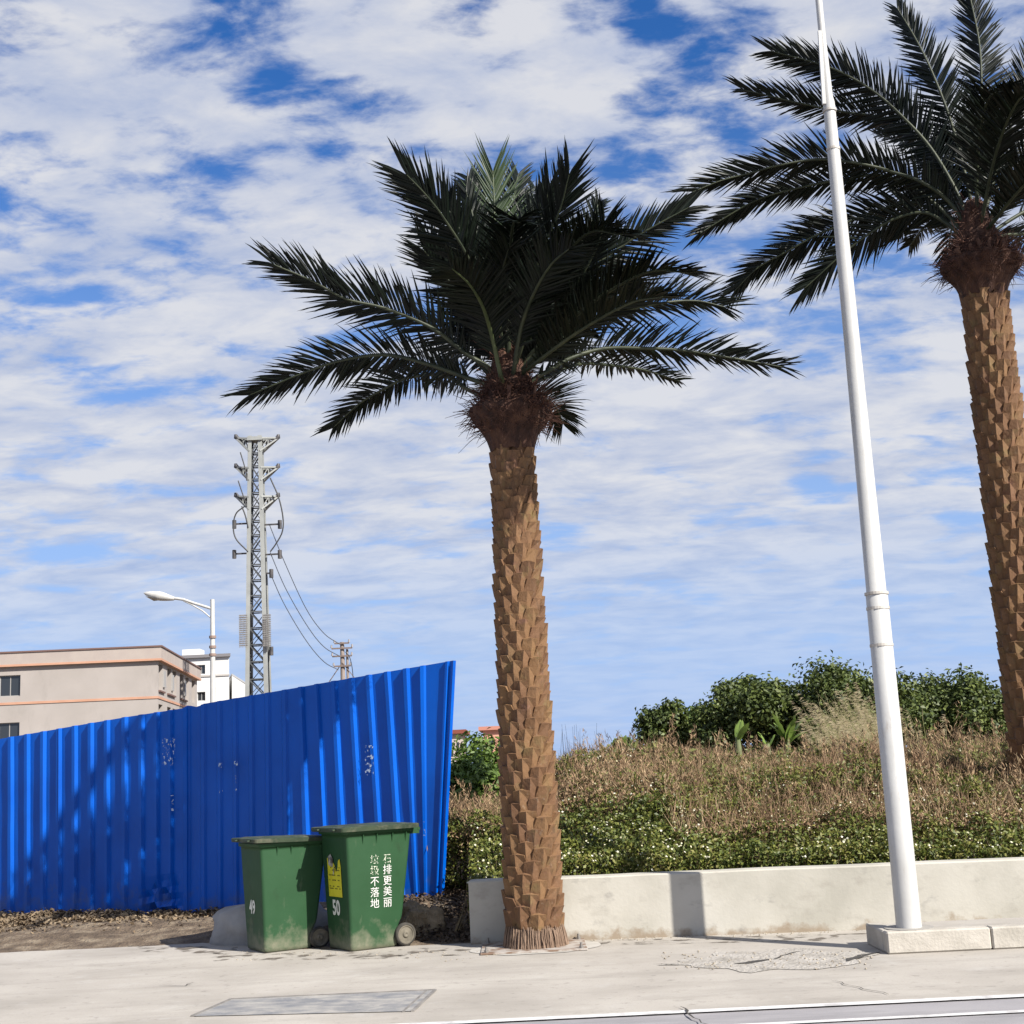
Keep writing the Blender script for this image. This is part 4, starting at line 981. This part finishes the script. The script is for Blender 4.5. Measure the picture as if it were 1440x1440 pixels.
# ------------------------------------------------------------------ trees
barkt = M('tree_bark', [(.09, .07, .05), (.16, .13, .10)], scale=8, rough=.95, bump=.6)
def tree_mat(name, cols): return M(name, cols, scale=.9, rough=.55, island=True, lo=.12, hi=.9, trans=.18)
tg = tree_mat('tree_leaf_dark', [(.018, .032, .008), (.055, .082, .018), (.12, .155, .034), (.22, .25, .07)])
tg2 = tree_mat('tree_leaf_mid', [(.028, .052, .012), (.060, .105, .022), (.11, .165, .035), (.17, .21, .06)])
tg3 = tree_mat('tree_leaf_bright', [(.055, .10, .014), (.11, .18, .028), (.18, .26, .05)])
def tree(px, pytop, wpx, Y, mat, label, name='tree', n=16000, leaf=.15, base_frac=.22, seed=0, group=None, squash=1.0, z0=0.0, ncl=46):
    rs = random.Random(seed); r2 = np.random.default_rng(seed + 5)
    top = P(px, pytop, Y); X = top.x; Ht = top.z; Wd = wpx / FPX * Y
    root = thing(name, (X, Y, z0), label, 'tree' if name == 'tree' else 'bush', group)
    zc = Ht * (1 + base_frac) / 2 ; rz = Ht * (1 - base_frac) / 2; rx = Wd / 2; ry = Wd / 2 * squash
    cl = []
    for i in range(ncl):
        a = rs.uniform(0, 2 * math.pi); e = rs.uniform(-.7, 1); k = rs.uniform(.35, .92)
        ce = math.sqrt(max(0, 1 - e * e * .85)); d = Vector((math.cos(a) * ce, math.sin(a) * ce, e))
        s = (rs.uniform(.16, .30) if base_frac > .1 else rs.uniform(.34, .5)) * min(rx, rz * 1.1)
        cl.append((Vector((X + d.x * (rx - s * .8) * k, Y + d.y * (ry - s * .8) * k, zc + d.z * (rz - s * .7) * k)), s))
    b = MB(); lean = rs.uniform(-.2, .2)
    fork = Vector((X + lean * .4, Y, Ht * .33)); b.tube([Vector((X, Y, z0 - .1)), Vector((X + lean * .2, Y, Ht * .18)), fork], [.11 * Ht / 5, .09 * Ht / 5, .075 * Ht / 5], 10)
    for (c, s) in cl[:22]:
        mid_ = fork.lerp(c, .5) + Vector((rs.gauss(0, .15), rs.gauss(0, .15), .12)); b.tube([fork, mid_, c], [.045 * Ht / 5, .025 * Ht / 5, .008], 6)
    b.build('trunk', barkt, root)
    per = n // ncl; Cs = []; Ns = []
    for (c, s) in cl:
        d = unit(r2.normal(size=(per, 3))); rr = s * (1 + .42 * np.minimum(np.abs(r2.normal(size=per)), 1.5) - .5 * r2.random(per) ** .5)
        p = np.array(c) + d * rr[:, None] * np.array([1.1, 1.1, .85])
        Cs.append(p); Ns.append(d * .8 + r2.normal(size=(per, 3)) * .6 + np.array([0, 0, .5]))
    V, F = leaves(np.concatenate(Cs), leaf, leaf * .5, np.concatenate(Ns))
    npmesh('crown', V, F, mat, parent=root, org=tuple(root.location))
    return root
tree(1050, 936, 195, 37, tg, 'dark green broad tree just left of the tallest tree beside the lamp pole', seed=1, n=24000, ncl=56)
tree(1188, 920, 225, 36, tg, 'tallest dark green tree beyond the brush, just left of the white lamp pole', seed=2, n=24000, ncl=60)
tree(930, 978, 115, 38, tg, 'small dark tree with spiky outline at the left end of the tree row', seed=3, n=9000, leaf=.16, ncl=26)
tree(1320, 930, 190, 37, tg, 'dark green tree right of the white lamp pole beyond the brush', seed=4, n=18000)
tree(1440, 950, 170, 38, tg, 'dark green tree at the far right end of the tree row', seed=14, n=14000)
tree(985, 975, 120, 40, tg2, 'lighter green tree filling the gap low between two dark trees', seed=5, n=8000, ncl=24)
tree(1118, 948, 130, 41, tg, 'dark green tree in the dip between the two largest crowns', seed=6, n=9000, ncl=26)
tree(880, 1018, 66, 34, tg2, 'low bluish green bush at the far left foot of the tree row', name='bush', seed=7, base_frac=.0, n=4500, leaf=.17, ncl=16)
tree(806, 1037, 100, 24, tg2, 'small rounded bush seen just right of the palm trunk', name='bush', seed=8, base_frac=.0, n=4500, leaf=.13, ncl=16)
tree(668, 1029, 135, 22, tg3, 'bright green rounded bush between the blue fence and the palm trunk', name='bush', seed=9, base_frac=.0, n=15000, leaf=.10, ncl=40)
tree(640, 1046, 70, 20.5, tg3, 'bright green bush touching the right edge of the blue fence', name='bush', seed=10, base_frac=.0, n=5000, leaf=.11, ncl=18)
tree(672, 1072, 90, 18.5, tg3, 'low yellow green bush in front of the brighter rounded bush left of the palm', name='bush', seed=11, base_frac=.0, n=6000, leaf=.10, ncl=18)

# banana plants
banm = M('banana_leaf', [(.11, .20, .035), (.20, .30, .06), (.28, .36, .10)], scale=4, rough=.45, island=True, lo=.2, hi=.8, trans=.3)
def banana(px, pybase, Y, Hm, label, seed, spread=1.0, count=6):
    rs = random.Random(seed); q = P(px, pybase, Y); z0 = q.z - .47
    root = thing('banana_plant', (q.x, Y, 0), label, 'plant', 'banana plants below the tree row')
    b = MB(); b.tube([Vector((q.x, Y, 0)), Vector((q.x, Y, z0 + .4)), Vector((q.x, Y, z0 + .6))], [.08, .06, .04], 10); b.build('stem', M('banana_stem', [(.12, .16, .06), (.2, .2, .1)], scale=6, rough=.7), root)
    for i in range(count):
        a = rs.uniform(0, 2 * math.pi); el = rs.uniform(.9, 1.5); L_ = Hm * rs.uniform(.75, 1.1); o = Vector((math.cos(a) * spread, math.sin(a) * .4, 0)).normalized()
        b = MB(); vs = []; NN = 10; p0 = Vector((q.x, Y, z0 + .5)); sd = Vector((-o.y, o.x, 0)); sd = (sd + Vector((o.x, 0, 0)) * .0)
        p = p0; e = el
        for k in range(NN + 1):
            t = k / NN; w = .13 * math.sin(math.pi * min(1, (t * .93 + .07))) ** .7 * (Hm / .9)
            d = o * math.cos(e) + Vector((0, 0, math.sin(e))); up = sd.cross(d).normalized()
            tw = rs.uniform(-.02, .02)
            vs += [p - sd * w + up * w * .35, p, p + sd * w + up * (w * .35 + tw)]
            p = p + d * L_ / NN; e -= rs.uniform(.02, .14)
        fs = []
        for k in range(NN): fs += [(k * 3, k * 3 + 1, k * 3 + 4, k * 3 + 3), (k * 3 + 1, k * 3 + 2, k * 3 + 5, k * 3 + 4)]
        b.add(vs, fs, True); b.build('leaf', banm, root)
banana(1038, 1046, 26, .55, 'banana plant with a single upright pale leaf in front of the left dark tree', 21, .3, 3)
banana(1108, 1050, 26, .65, 'fullest banana plant with splayed leaves in front of the tallest tree', 22, 1.2, 8)
banana(1080, 1056, 25, .35, 'short yellow leafed banana plant left of the fullest one', 25, .8, 3)
banana(886, 1056, 27, .40, 'banana plant with pointed leaves at the foot of the small left tree', 23, 1.2, 5)
banana(848, 1060, 27, .30, 'smallest banana plant right of the palm trunk, among the brush tops', 24, 1, 3)
# silver grass
def silver_grass(px, pyb, pyt, Y, label, seed, n=420, lean=-.35):
    rs = random.Random(seed); q = P(px, pyb, Y); t = P(px, pyt, Y); Hh = t.z * 1.22
    root = thing('silver_grass', (q.x, Y, 0), label, 'grass clump', 'tall grass clumps'); b = MB(); pl = MB()
    for i in range(n):
        x = q.x + rs.gauss(0, .28); y = Y + rs.gauss(0, .3); h = Hh * rs.uniform(.6, 1.0); ln = lean * rs.uniform(-.2, 1.3); pts = []
        for k in range(6):
            u = k / 5; pts.append(Vector((x + ln * u ** 2.4 * 1.3 + rs.gauss(0, .01), y + rs.gauss(0, .01), .2 + h * (u - .18 * u ** 3))))
        w = rs.uniform(.007, .014)
        for k in range(5):
            wa, wb = w * (1 - k / 5.2), w * (1 - (k + 1) / 5.2); b.quad(pts[k] - Vector((wa, 0, 0)), pts[k] + Vector((wa, 0, 0)), pts[k + 1] + Vector((wb, 0, 0)), pts[k + 1] - Vector((wb, 0, 0)))
        if i % 4 == 0:
            p = pts[-1]
            for k in range(26):
                c = pts[4].lerp(p, rs.uniform(0, 1.3)); d = Vector((-.05 - .05 * rs.random(), rs.gauss(0, .02), rs.uniform(-.07, .03))); pl.quad(c, c + d * .5 + Vector((0, 0, .004)), c + d, c + d * .5 - Vector((0, 0, .004)))
    b.build('blades', M('silver_blade', [(.15, .16, .05), (.28, .27, .11), (.40, .35, .19)], scale=5, rough=.7, island=True, trans=.2), root)
    pl.build('plumes', M('silver_plume', [(.30, .24, .14), (.44, .37, .24)], scale=5, rough=.9, island=True, trans=.2), root)
silver_grass(1228, 1140, 985, 21, 'tallest arching silver grass clump just left of the lamp pole', 31, lean=-.35)
silver_grass(1205, 1150, 1030, 19, 'lower silver grass clump left of the tallest one', 32, n=260)
silver_grass(1262, 1150, 1020, 20, 'silver grass clump growing directly behind the lamp pole', 33, n=260)
# bare twigs right of the palm
b = MB(); tw0 = P(785, 1065, 20)
rt = thing('bare_shrub', (tw0.x, 20, 0), 'leafless twiggy shrub poking above the brush beside the palm trunk', 'shrub')
rs = random.Random(4)
for i in range(26):
    px = 770 + rs.uniform(0, 85); e = P(px, rs.uniform(1015, 1048), 20); s0 = P(px + rs.uniform(-12, 12), 1075, 20 + rs.uniform(-.3, .3)); s0.z = 1.0
    b.tube([s0, s0.lerp(e, .5) + Vector((rs.gauss(0, .04), 0, 0)), e], [.004, .003, .0015], 3)
b.build('twigs', M('twig', [(.16, .13, .10)], rough=.9), rt)

# ------------------------------------------------------------------ buildings beyond the fence
def wframe(a, c):
    a = Vector((a.x, a.y, 0)); c = Vector((c.x, c.y, 0)); d = (c - a).normalized(); n = Vector((d.y, -d.x, 0)); return a, d, n
def facade(b, glass, fr, root, A, Cc, z1, wins, wallmat, name='wall', th=.25, z0=0):
    """a wall with real window openings: built as piers and lintels round each opening; wins = (s0,s1,za,zb)"""
    a, d, n = wframe(A, Cc); Lw = (Vector((Cc.x, Cc.y, 0)) - a).length
    xs = sorted(set([0, Lw] + [v for w in wins for v in w[:2]])); zs_ = sorted(set([z0, z1] + [v for w in wins for v in w[2:]]))
    T = Matrix((d, -n, Vector((0, 0, 1)))).transposed().to_4x4(); T.translation = a
    for i in range(len(xs) - 1):
        for j in range(len(zs_) - 1):
            cx, cz = (xs[i] + xs[i + 1]) / 2, (zs_[j] + zs_[j + 1]) / 2
            if any(w[0] < cx < w[1] and w[2] < cz < w[3] for w in wins): continue
            x0, x1, q0, q1 = xs[i], xs[i + 1], zs_[j], zs_[j + 1]
            f = [Vector((x0, 0, q0)), Vector((x1, 0, q0)), Vector((x1, 0, q1)), Vector((x0, 0, q1))]
            b.quad(*[T @ v for v in f])
    for (s0, s1, za, zb) in wins:
        # reveals
        for q in (((s0, 0, za), (s0, th, za), (s0, th, zb), (s0, 0, zb)), ((s1, 0, zb), (s1, th, zb), (s1, th, za), (s1, 0, za)), ((s0, 0, zb), (s0, th, zb), (s1, th, zb), (s1, 0, zb)), ((s1, 0, za), (s1, th, za), (s0, th, za), (s0, 0, za))):
            b.quad(*[T @ Vector(v) for v in q])
        w = MB(); fw = .06
        w.box((s0, th - .06, za), (s0 + fw, th - .01, zb), T); w.box((s1 - fw, th - .06, za), (s1, th - .01, zb), T)
        w.box((s0 + fw, th - .06, zb - fw), (s1 - fw, th - .01, zb), T); w.box((s0 + fw, th - .06, za), (s1 - fw, th - .01, za + fw), T)
        w.box(((s0 + s1) / 2 - .03, th - .055, za + fw), ((s0 + s1) / 2 + .03, th - .012, zb - fw), T)
        wo = w.build('window', fr, root)
        g = MB(); g.quad(*[T @ Vector(v) for v in ((s0, th - .03, za), (s1, th - .03, za), (s1, th - .03, zb), (s0, th - .03, zb))]); g.build('pane', glass, wo, org=wloc(root))
    return T
glassm = M('window_glass', [(.03, .035, .04)], rough=.12, spec=.7)
framem = M('window_frame', [(.35, .34, .33)], rough=.5)
pinkw = M('beige_render', [(.37, .335, .31), (.42, .38, .355)], scale=.4, rough=.9, bump=.1, bscale=5)
overlay(pinkw, (.26, .24, .22), .8, .55, .75, seed=2, amount=.5, stretch=(1, 1, .35))
orangeb = M('orange_band', [(.50, .27, .18), (.56, .32, .22)], scale=1, rough=.85)
capm = M('brown_cap', [(.17, .10, .085)], rough=.8)
# beige building: long side along the left, end wall going back to the right
A0 = P(222, 908, 105); zt = A0.z; B0 = Vector((P(277, 941, 127).x, 127, 0)); L0 = Vector((A0.x - 24, 103.8, 0))
root = thing('beige_building', (A0.x, 105, 0), 'beige flat-roofed building with orange bands and tall dark windows behind the fence at left', 'building')
b = MB(); Lr = (Vector((B0.x, B0.y, 0)) - Vector((A0.x, A0.y, 0))).length
wins = []
for fl in (0, 1, 2):
    za = zt - 3.35 - fl * 3.15
    for s0, w_ in ((.4, 1.9), (4.6, 2.0), (7.4, 2.0), (11.4, 2.1), (14.6, 2.1), (18.6, 2.1)):
        if s0 + w_ < Lr - .3: wins.append((s0, s0 + w_, za, za + 2.05))
facade(b, glassm, framem, root, A0, B0, zt - 1.0, wins, pinkw, th=.7)
facade(b, glassm, framem, root, L0, A0, zt - 1.0, [(x_, x_ + 1.6, zt - dz_, zt - dz_ + 1.6) for dz_ in (3.4, 7.0) for x_ in (1.5, 5.0, 8.5, 12.0)], pinkw)
back = Vector((B0.x - 24, B0.y, 0))
b.quad(B0, back, back + Vector((0, 0, zt - 1)), B0 + Vector((0, 0, zt - 1))); b.quad(back, L0, L0 + Vector((0, 0, zt - 1)), back + Vector((0, 0, zt - 1)))
b.build('wall', pinkw, root)
def band(b, pts, z0_, z1_, out):
    pts = [Vector((p.x, p.y, 0)) for p in pts]; c = sum(pts, Vector()) / len(pts); pts = [p + (p - c).normalized() * out * 1.4 for p in pts]; n = len(pts)
    b.add([p + Vector((0, 0, z0_)) for p in pts] + [p + Vector((0, 0, z1_)) for p in pts], [(i, (i + 1) % n, n + (i + 1) % n, n + i) for i in range(n)] + [tuple(range(n, 2 * n)), tuple(range(n))[::-1]])
fp = [A0, B0, back, L0]
b = MB(); band(b, fp, zt - 1.0, zt - .12, .30); b.build('parapet', M('parapet', [(.40, .34, .31), (.44, .38, .34)], scale=1, rough=.9), root)
b = MB(); band(b, fp, zt - .12, zt, .38); b.build('cornice', capm, root)
b = MB(); band(b, fp, zt - 1.16, zt - 1.002, .34); b.build('orange_band', orangeb, root)
b = MB(); band(b, fp, zt - 4.05, zt - 3.87, .06); b.build('orange_band', orangeb, root)
T_, d_, n_ = wframe(A0, B0)
for (s0, s1, za, zb) in wins:
    if s0 in (.4, 4.6, 11.4) and za > zt - 4:
        b = MB(); b.box((0, 0, 0), (3.9 if s0 > 1 else 2.6, .15, .12), Matrix.Translation(T_ + d_ * (s0 - .1) + n_ * .15 + Vector((0, 0, za - .16))) @ Matrix((d_, -n_, Vector((0, 0, 1)))).transposed().to_4x4()); b.build('sill', capm, root)
        b = MB(); b.box((0, 0, 0), (.7, .12, 1.3), Matrix.Translation(T_ + d_ * (s1 + .12) + n_ * .12 + Vector((0, 0, za + .3))) @ Matrix((d_, -n_, Vector((0, 0, 1)))).transposed().to_4x4()); b.build('window_box', framem, root)
# white building
whitew = M('white_render', [(.72, .715, .70), (.78, .775, .76)], scale=.5, rough=.85)
greyc = M('grey_coping', [(.22, .21, .22)], rough=.8)
Yw = 135
a1 = P(240, 919, Yw); a2 = P(322, 919, Yw); zt2 = a2.z
root = thing('white_building', (a1.x, Yw, 0), 'white flat-roofed building with two small dark windows between the lamp and the lattice tower', 'building')
A1 = Vector((a1.x, Yw, 0)); A2 = Vector((a2.x, Yw, 0)); A3 = Vector((a2.x * 1.10, Yw + 10, 0)); A4 = Vector((a1.x, Yw + 10, 0))
Lw = (A2 - A1).length; s_ = lambda px: (P(px, 940, Yw).x - a1.x); z_ = lambda py: P(283, py, Yw).z
b = MB(); facade(b, glassm, framem, root, A1, A2, zt2 - .3, [(s_(277), s_(288.5), z_(948), z_(935)), (s_(277), s_(288.5), z_(985.5), z_(973))], whitew)
for p, q in ((A2, A3), (A3, A4), (A4, A1)): b.quad(p, q, q + Vector((0, 0, zt2 - .3)), p + Vector((0, 0, zt2 - .3)))
b.build('wall', whitew, root)
b = MB(); band(b, [A1, A2, A3, A4], zt2 - .3, zt2, .25); b.build('roof_coping', greyc, root)
b = MB(); band(b, [A1, A2, A3, A4], z_(952), z_(949.5), .08); b.build('string_course', M('course', [(.5, .47, .44)], rough=.9), root)
b = MB(); c1 = P(321, 950, Yw + 1); c2 = P(345, 962, Yw + 13); q1 = Vector((a2.x + .15, Yw + .6, 0)); q2 = Vector((c2.x, Yw + 13, 0)); q3 = Vector((c2.x - 2, Yw + 14, 0)); q4 = Vector((a2.x * 1.1 + .4, Yw + 10.6, 0)); zz = P(330, 949, Yw).z
band(b, [q1, q2, q3, q4], 0, zz, 0); b.build('side_wing', whitew, root)
b = MB(); band(b, [q1, q2, q3, q4], zz, zz + .18, .12); b.build('wing_coping', M('coping_light', [(.5, .5, .5)], rough=.8), root)
b = MB(); r1 = P(330, 930, Yw + 3); b.box((a1.x + .4, Yw + 3, zt2), (a1.x + 2.2, Yw + 5, zt2 + .9)); b.build('roof_hut', whitew, root)
# small far buildings right of the fence
def far_building(px0, px1, pyt, Y, wm_, rm_, label, ov=.3):
    a = P(px0, pyt, Y); c = P(px1, pyt, Y); root = thing('house', (a.x, Y, 0), label, 'building')
    b = MB(); b.box((a.x, Y, 0), (c.x, Y + 6, a.z - .25)); b.build('wall', wm_, root)
    b = MB(); b.box((a.x - ov, Y - ov, a.z - .25), (c.x + ov, Y + 6 + ov, a.z)); b.build('roof', rm_, root)
    b = MB(); w = (c.x - a.x)
    for k in (.25, .65): b.box((a.x + w * k, Y - .03, a.z - 1.7), (a.x + w * k + w * .15, Y + .05, a.z - .8))
    b.build('window', glassm, root)
far_building(679, 712, 1022, 95, M('salmon', [(.62, .30, .22), (.68, .36, .27)], scale=1, rough=.85), M('salmon_cap', [(.5, .22, .16)], rough=.8), 'salmon coloured house seen far off left of the palm trunk')
far_building(628, 649, 1027, 90, M('pale_wall', [(.5, .42, .38)], rough=.85), M('red_roof', [(.22, .06, .04)], rough=.8), 'far house with a dark red roof just right of the blue fence')

# ------------------------------------------------------------------ lattice tower
YT = 110
tc0 = P(361.5, 800, YT); tb = Vector((tc0.x, YT, 0))
root = thing('lattice_tower', tb, 'tall grey steel lattice power tower with three pairs of arms behind the fence', 'power tower')
tow = M('tower_steel', [(.30, .31, .30), (.38, .39, .375)], scale=1, rough=.6, metal=.1)
lat = M('tower_lattice', [(.05, .055, .06), (.12, .125, .13)], scale=1, rough=.6)
TH_ = P(361, 614, YT).z
hwid = lambda z: .90 - .50 * z / TH_
for sx in (-1, 1):
    for sy in (-1, 1):
        b = MB(); n = 8
        for i in range(n):
            z0_, z1_ = TH_ * i / n, TH_ * (i + 1) / n; p = tb + Vector((sx * hwid(z0_), sy * hwid(z0_), z0_)); q = tb + Vector((sx * hwid(z1_), sy * hwid(z1_), z1_))
            b.bar(p, q, .34 - .006 * i, .10); b.bar(p + Vector((sx * .12, -sy * .1, 0)), q + Vector((sx * .12, -sy * .1, 0)), .08, .28)
        b.build('leg', tow, root)
b = MB(); z = .8
while z < TH_ - .5:
    h = 1.25 * (1.25 - .4 * z / TH_); w0, w1 = hwid(z) - .1, hwid(min(z + h, TH_)) - .1; z2 = min(z + h, TH_)
    flip = random.random() < .5
    for (ux, uy) in ((1, 0), (0, 1)):
        for sg in (-1, 1):
            def q(s, zz_, w): return tb + Vector(((s * w if ux else sg * w), (sg * w if ux else s * w), zz_))
            b.bar(q(-1, z, w0), q(1, z, w0), .13, .09)
            if sg < 0 or True:
                b.bar(q(-1 if flip else 1, z, w0), q(1 if flip else -1, z2, w1), .14, .09)
                if sg > 0 or random.random() < .5: b.bar(q(1 if flip else -1, z, w0), q(-1 if flip else 1, z2, w1), .07, .05)
    z = z2
b.build('bracing', lat, root)
insm = M('insulator', [(.04, .04, .045), (.10, .09, .09)], scale=3, rough=.5)
for (yt_, yb_) in ((615, 636), (656, 677), (697, 718)):
    for sx in (-1, 1):
        b = MB(); tip = P(361.5 + sx * 30, yt_ + 1, YT); zt_, zb_ = P(361, yt_ + 3, YT).z, P(361, yb_, YT).z; tip = Vector((tip.x, YT, tip.z))
        for sy in (-1, 1):
            r_ = tb + Vector((sx * hwid(zt_), sy * hwid(zt_), zt_)); l_ = tb + Vector((sx * hwid(zb_), sy * hwid(zb_), zb_))
            b.bar(r_, tip, .2, .13); b.bar(l_, tip, .2, .13); b.bar(r_.lerp(tip, .45), l_.lerp(tip, .45), .09, .06)
            b.bar(l_, r_.lerp(tip, .45), .09, .06)
        arm = b.build('cross_arm', tow, root)
        b = MB(); b.tube([tip + Vector((0, 0, .30)), tip + Vector((0, 0, .1)), tip - Vector((sx * .5, 0, .35)), tip - Vector((sx * 1.25, 0, .30))], [.12, .2, .15, .12], 8); b.build('insulator', insm, arm, org=wloc(root))
b = MB(); b.box((tb.x - .62, YT - .62, P(361, 621, YT).z), (tb.x + .62, YT + .62, P(361, 616, YT).z)); b.build('top_frame', tow, root)
for yy, sides in ((737, (-1, 1)), (779, (-1, 1)), (806, (1,)), (915, (1,))):
    for sx in sides:
        L_ = 32 if yy < 800 else 20
        p = P(361.5 + sx * L_, yy, YT); p = Vector((p.x, YT, p.z)); b = MB(); b.bar(tb + Vector((sx * .6, 0, p.z)), p, .15, .12); b.tube([p - Vector((0, 0, .38)), p + Vector((0, 0, .32))], [.17, .17], 8); b.build('insulator', insm, root)
b = MB()
def cable(b, pts, r): q, _ = catmull(pts, 24); b.tube(q, r, 5)
cv = lambda *a: [P(x, y, YT - .6) for x, y in a]
cable(b, cv((338, 636), (345, 660), (347, 676)), .05); cable(b, cv((335, 676), (343, 700), (347, 712)), .05); cable(b, cv((344, 712), (332, 722), (328, 740), (332, 758), (349, 776)), .06)
cable(b, cv((340, 712), (345, 725), (349, 742)), .06); cable(b, cv((380, 672), (392, 700), (398, 728), (397, 748), (388, 765), (380, 776)), .06)
b.build('jumper_cable', dark, root)
guardm = M('guard', [(.18, .17, .17), (.3, .29, .28)], scale=4, rough=.8)
for sx in (-1, 1):
    b = MB()
    for yy in range(868, 912, 3): 
        p = P(361.5 + sx * 15, yy, YT); b.box((tb.x + sx * .95 - .32, YT - 1.25, p.z), (tb.x + sx * .95 + .32, YT - 1.0, p.z + .07))
    for k in range(6): x = tb.x + sx * .95 - .31 + k * .115; b.box((x, YT - 1.28, P(360, 912, YT).z), (x + .04, YT - 1.26, P(360, 867, YT).z))
    b.build('climb_guard', guardm, root)
# far concrete pole
YP = 112
pc = P(481, 900, YP); pbx = Vector((pc.x, YP, 0)); ztp = P(481, 903, YP).z
root = thing('utility_pole', pbx, 'distant brown utility pole with short crossarms rising over the blue fence', 'utility pole')
b = MB(); b.tube([pbx, Vector((pbx.x, YP, ztp))], [.28, .17], 10); b.tube([pbx + Vector((.45, 0, 0)), Vector((pbx.x + .4, YP, ztp - .6))], [.16, .10], 8); b.build('pole', M('pole_brown', [(.24, .19, .165), (.34, .29, .26)], scale=2, rough=.9), root)
armb = M('arm_brown', [(.2, .15, .13)], rough=.8); insg = M('insulator_grey', [(.30, .28, .28)], rough=.4)
for sx in (-1, 1): b = MB(); b.bar(Vector((pbx.x, YP - .2, P(481, 932, YP).z)), Vector((pbx.x + sx * 1.3, YP, P(481, 962, YP).z)), .06); b.build('stay', armb, root)
for yy, w in ((905, .6), (912, .85), (923, .8), (937, .7)):
    z = P(481, yy, YP).z; b = MB(); b.box((pbx.x - w, YP - .30, z - .06), (pbx.x + w, YP - .20, z + .06)); arm = b.build('cross_arm', armb, root)
    for sx in (-1, 1): b = MB(); b.tube([Vector((pbx.x + sx * w, YP - .25, z + .05)), Vector((pbx.x + sx * w, YP - .25, z + .30))], [.09, .06], 8); b.build('insulator', insg, arm, org=wloc(root))
wirem = M('wire', [(.05, .06, .08)], rough=.5)
for k, (pp, lab) in enumerate((
    ([(379, 738), (400, 790), (430, 855), (455, 890), (478, 906)], 'uppermost sagging wire from the lattice tower to the utility pole'),
    ([(380, 777), (402, 828), (432, 880), (455, 909), (478, 923)], 'middle sagging wire from the lattice tower to the utility pole'),
    ([(380, 806), (400, 850), (430, 900), (455, 930), (476, 942)], 'lowest sagging wire from the lattice tower to the utility pole'),
    ([(486, 917), (492, 925), (496, 945), (497, 975)], 'short loose wire hanging right of the utility pole'))):
    b = MB(); q, _ = catmull([P(x, y, YT + 2 * i / len(pp)) for i, (x, y) in enumerate(pp)], 40); b.tube(q, .035, 5)
    tag(b.build('power_line', wirem, org=q[0]), lab, 'power line')
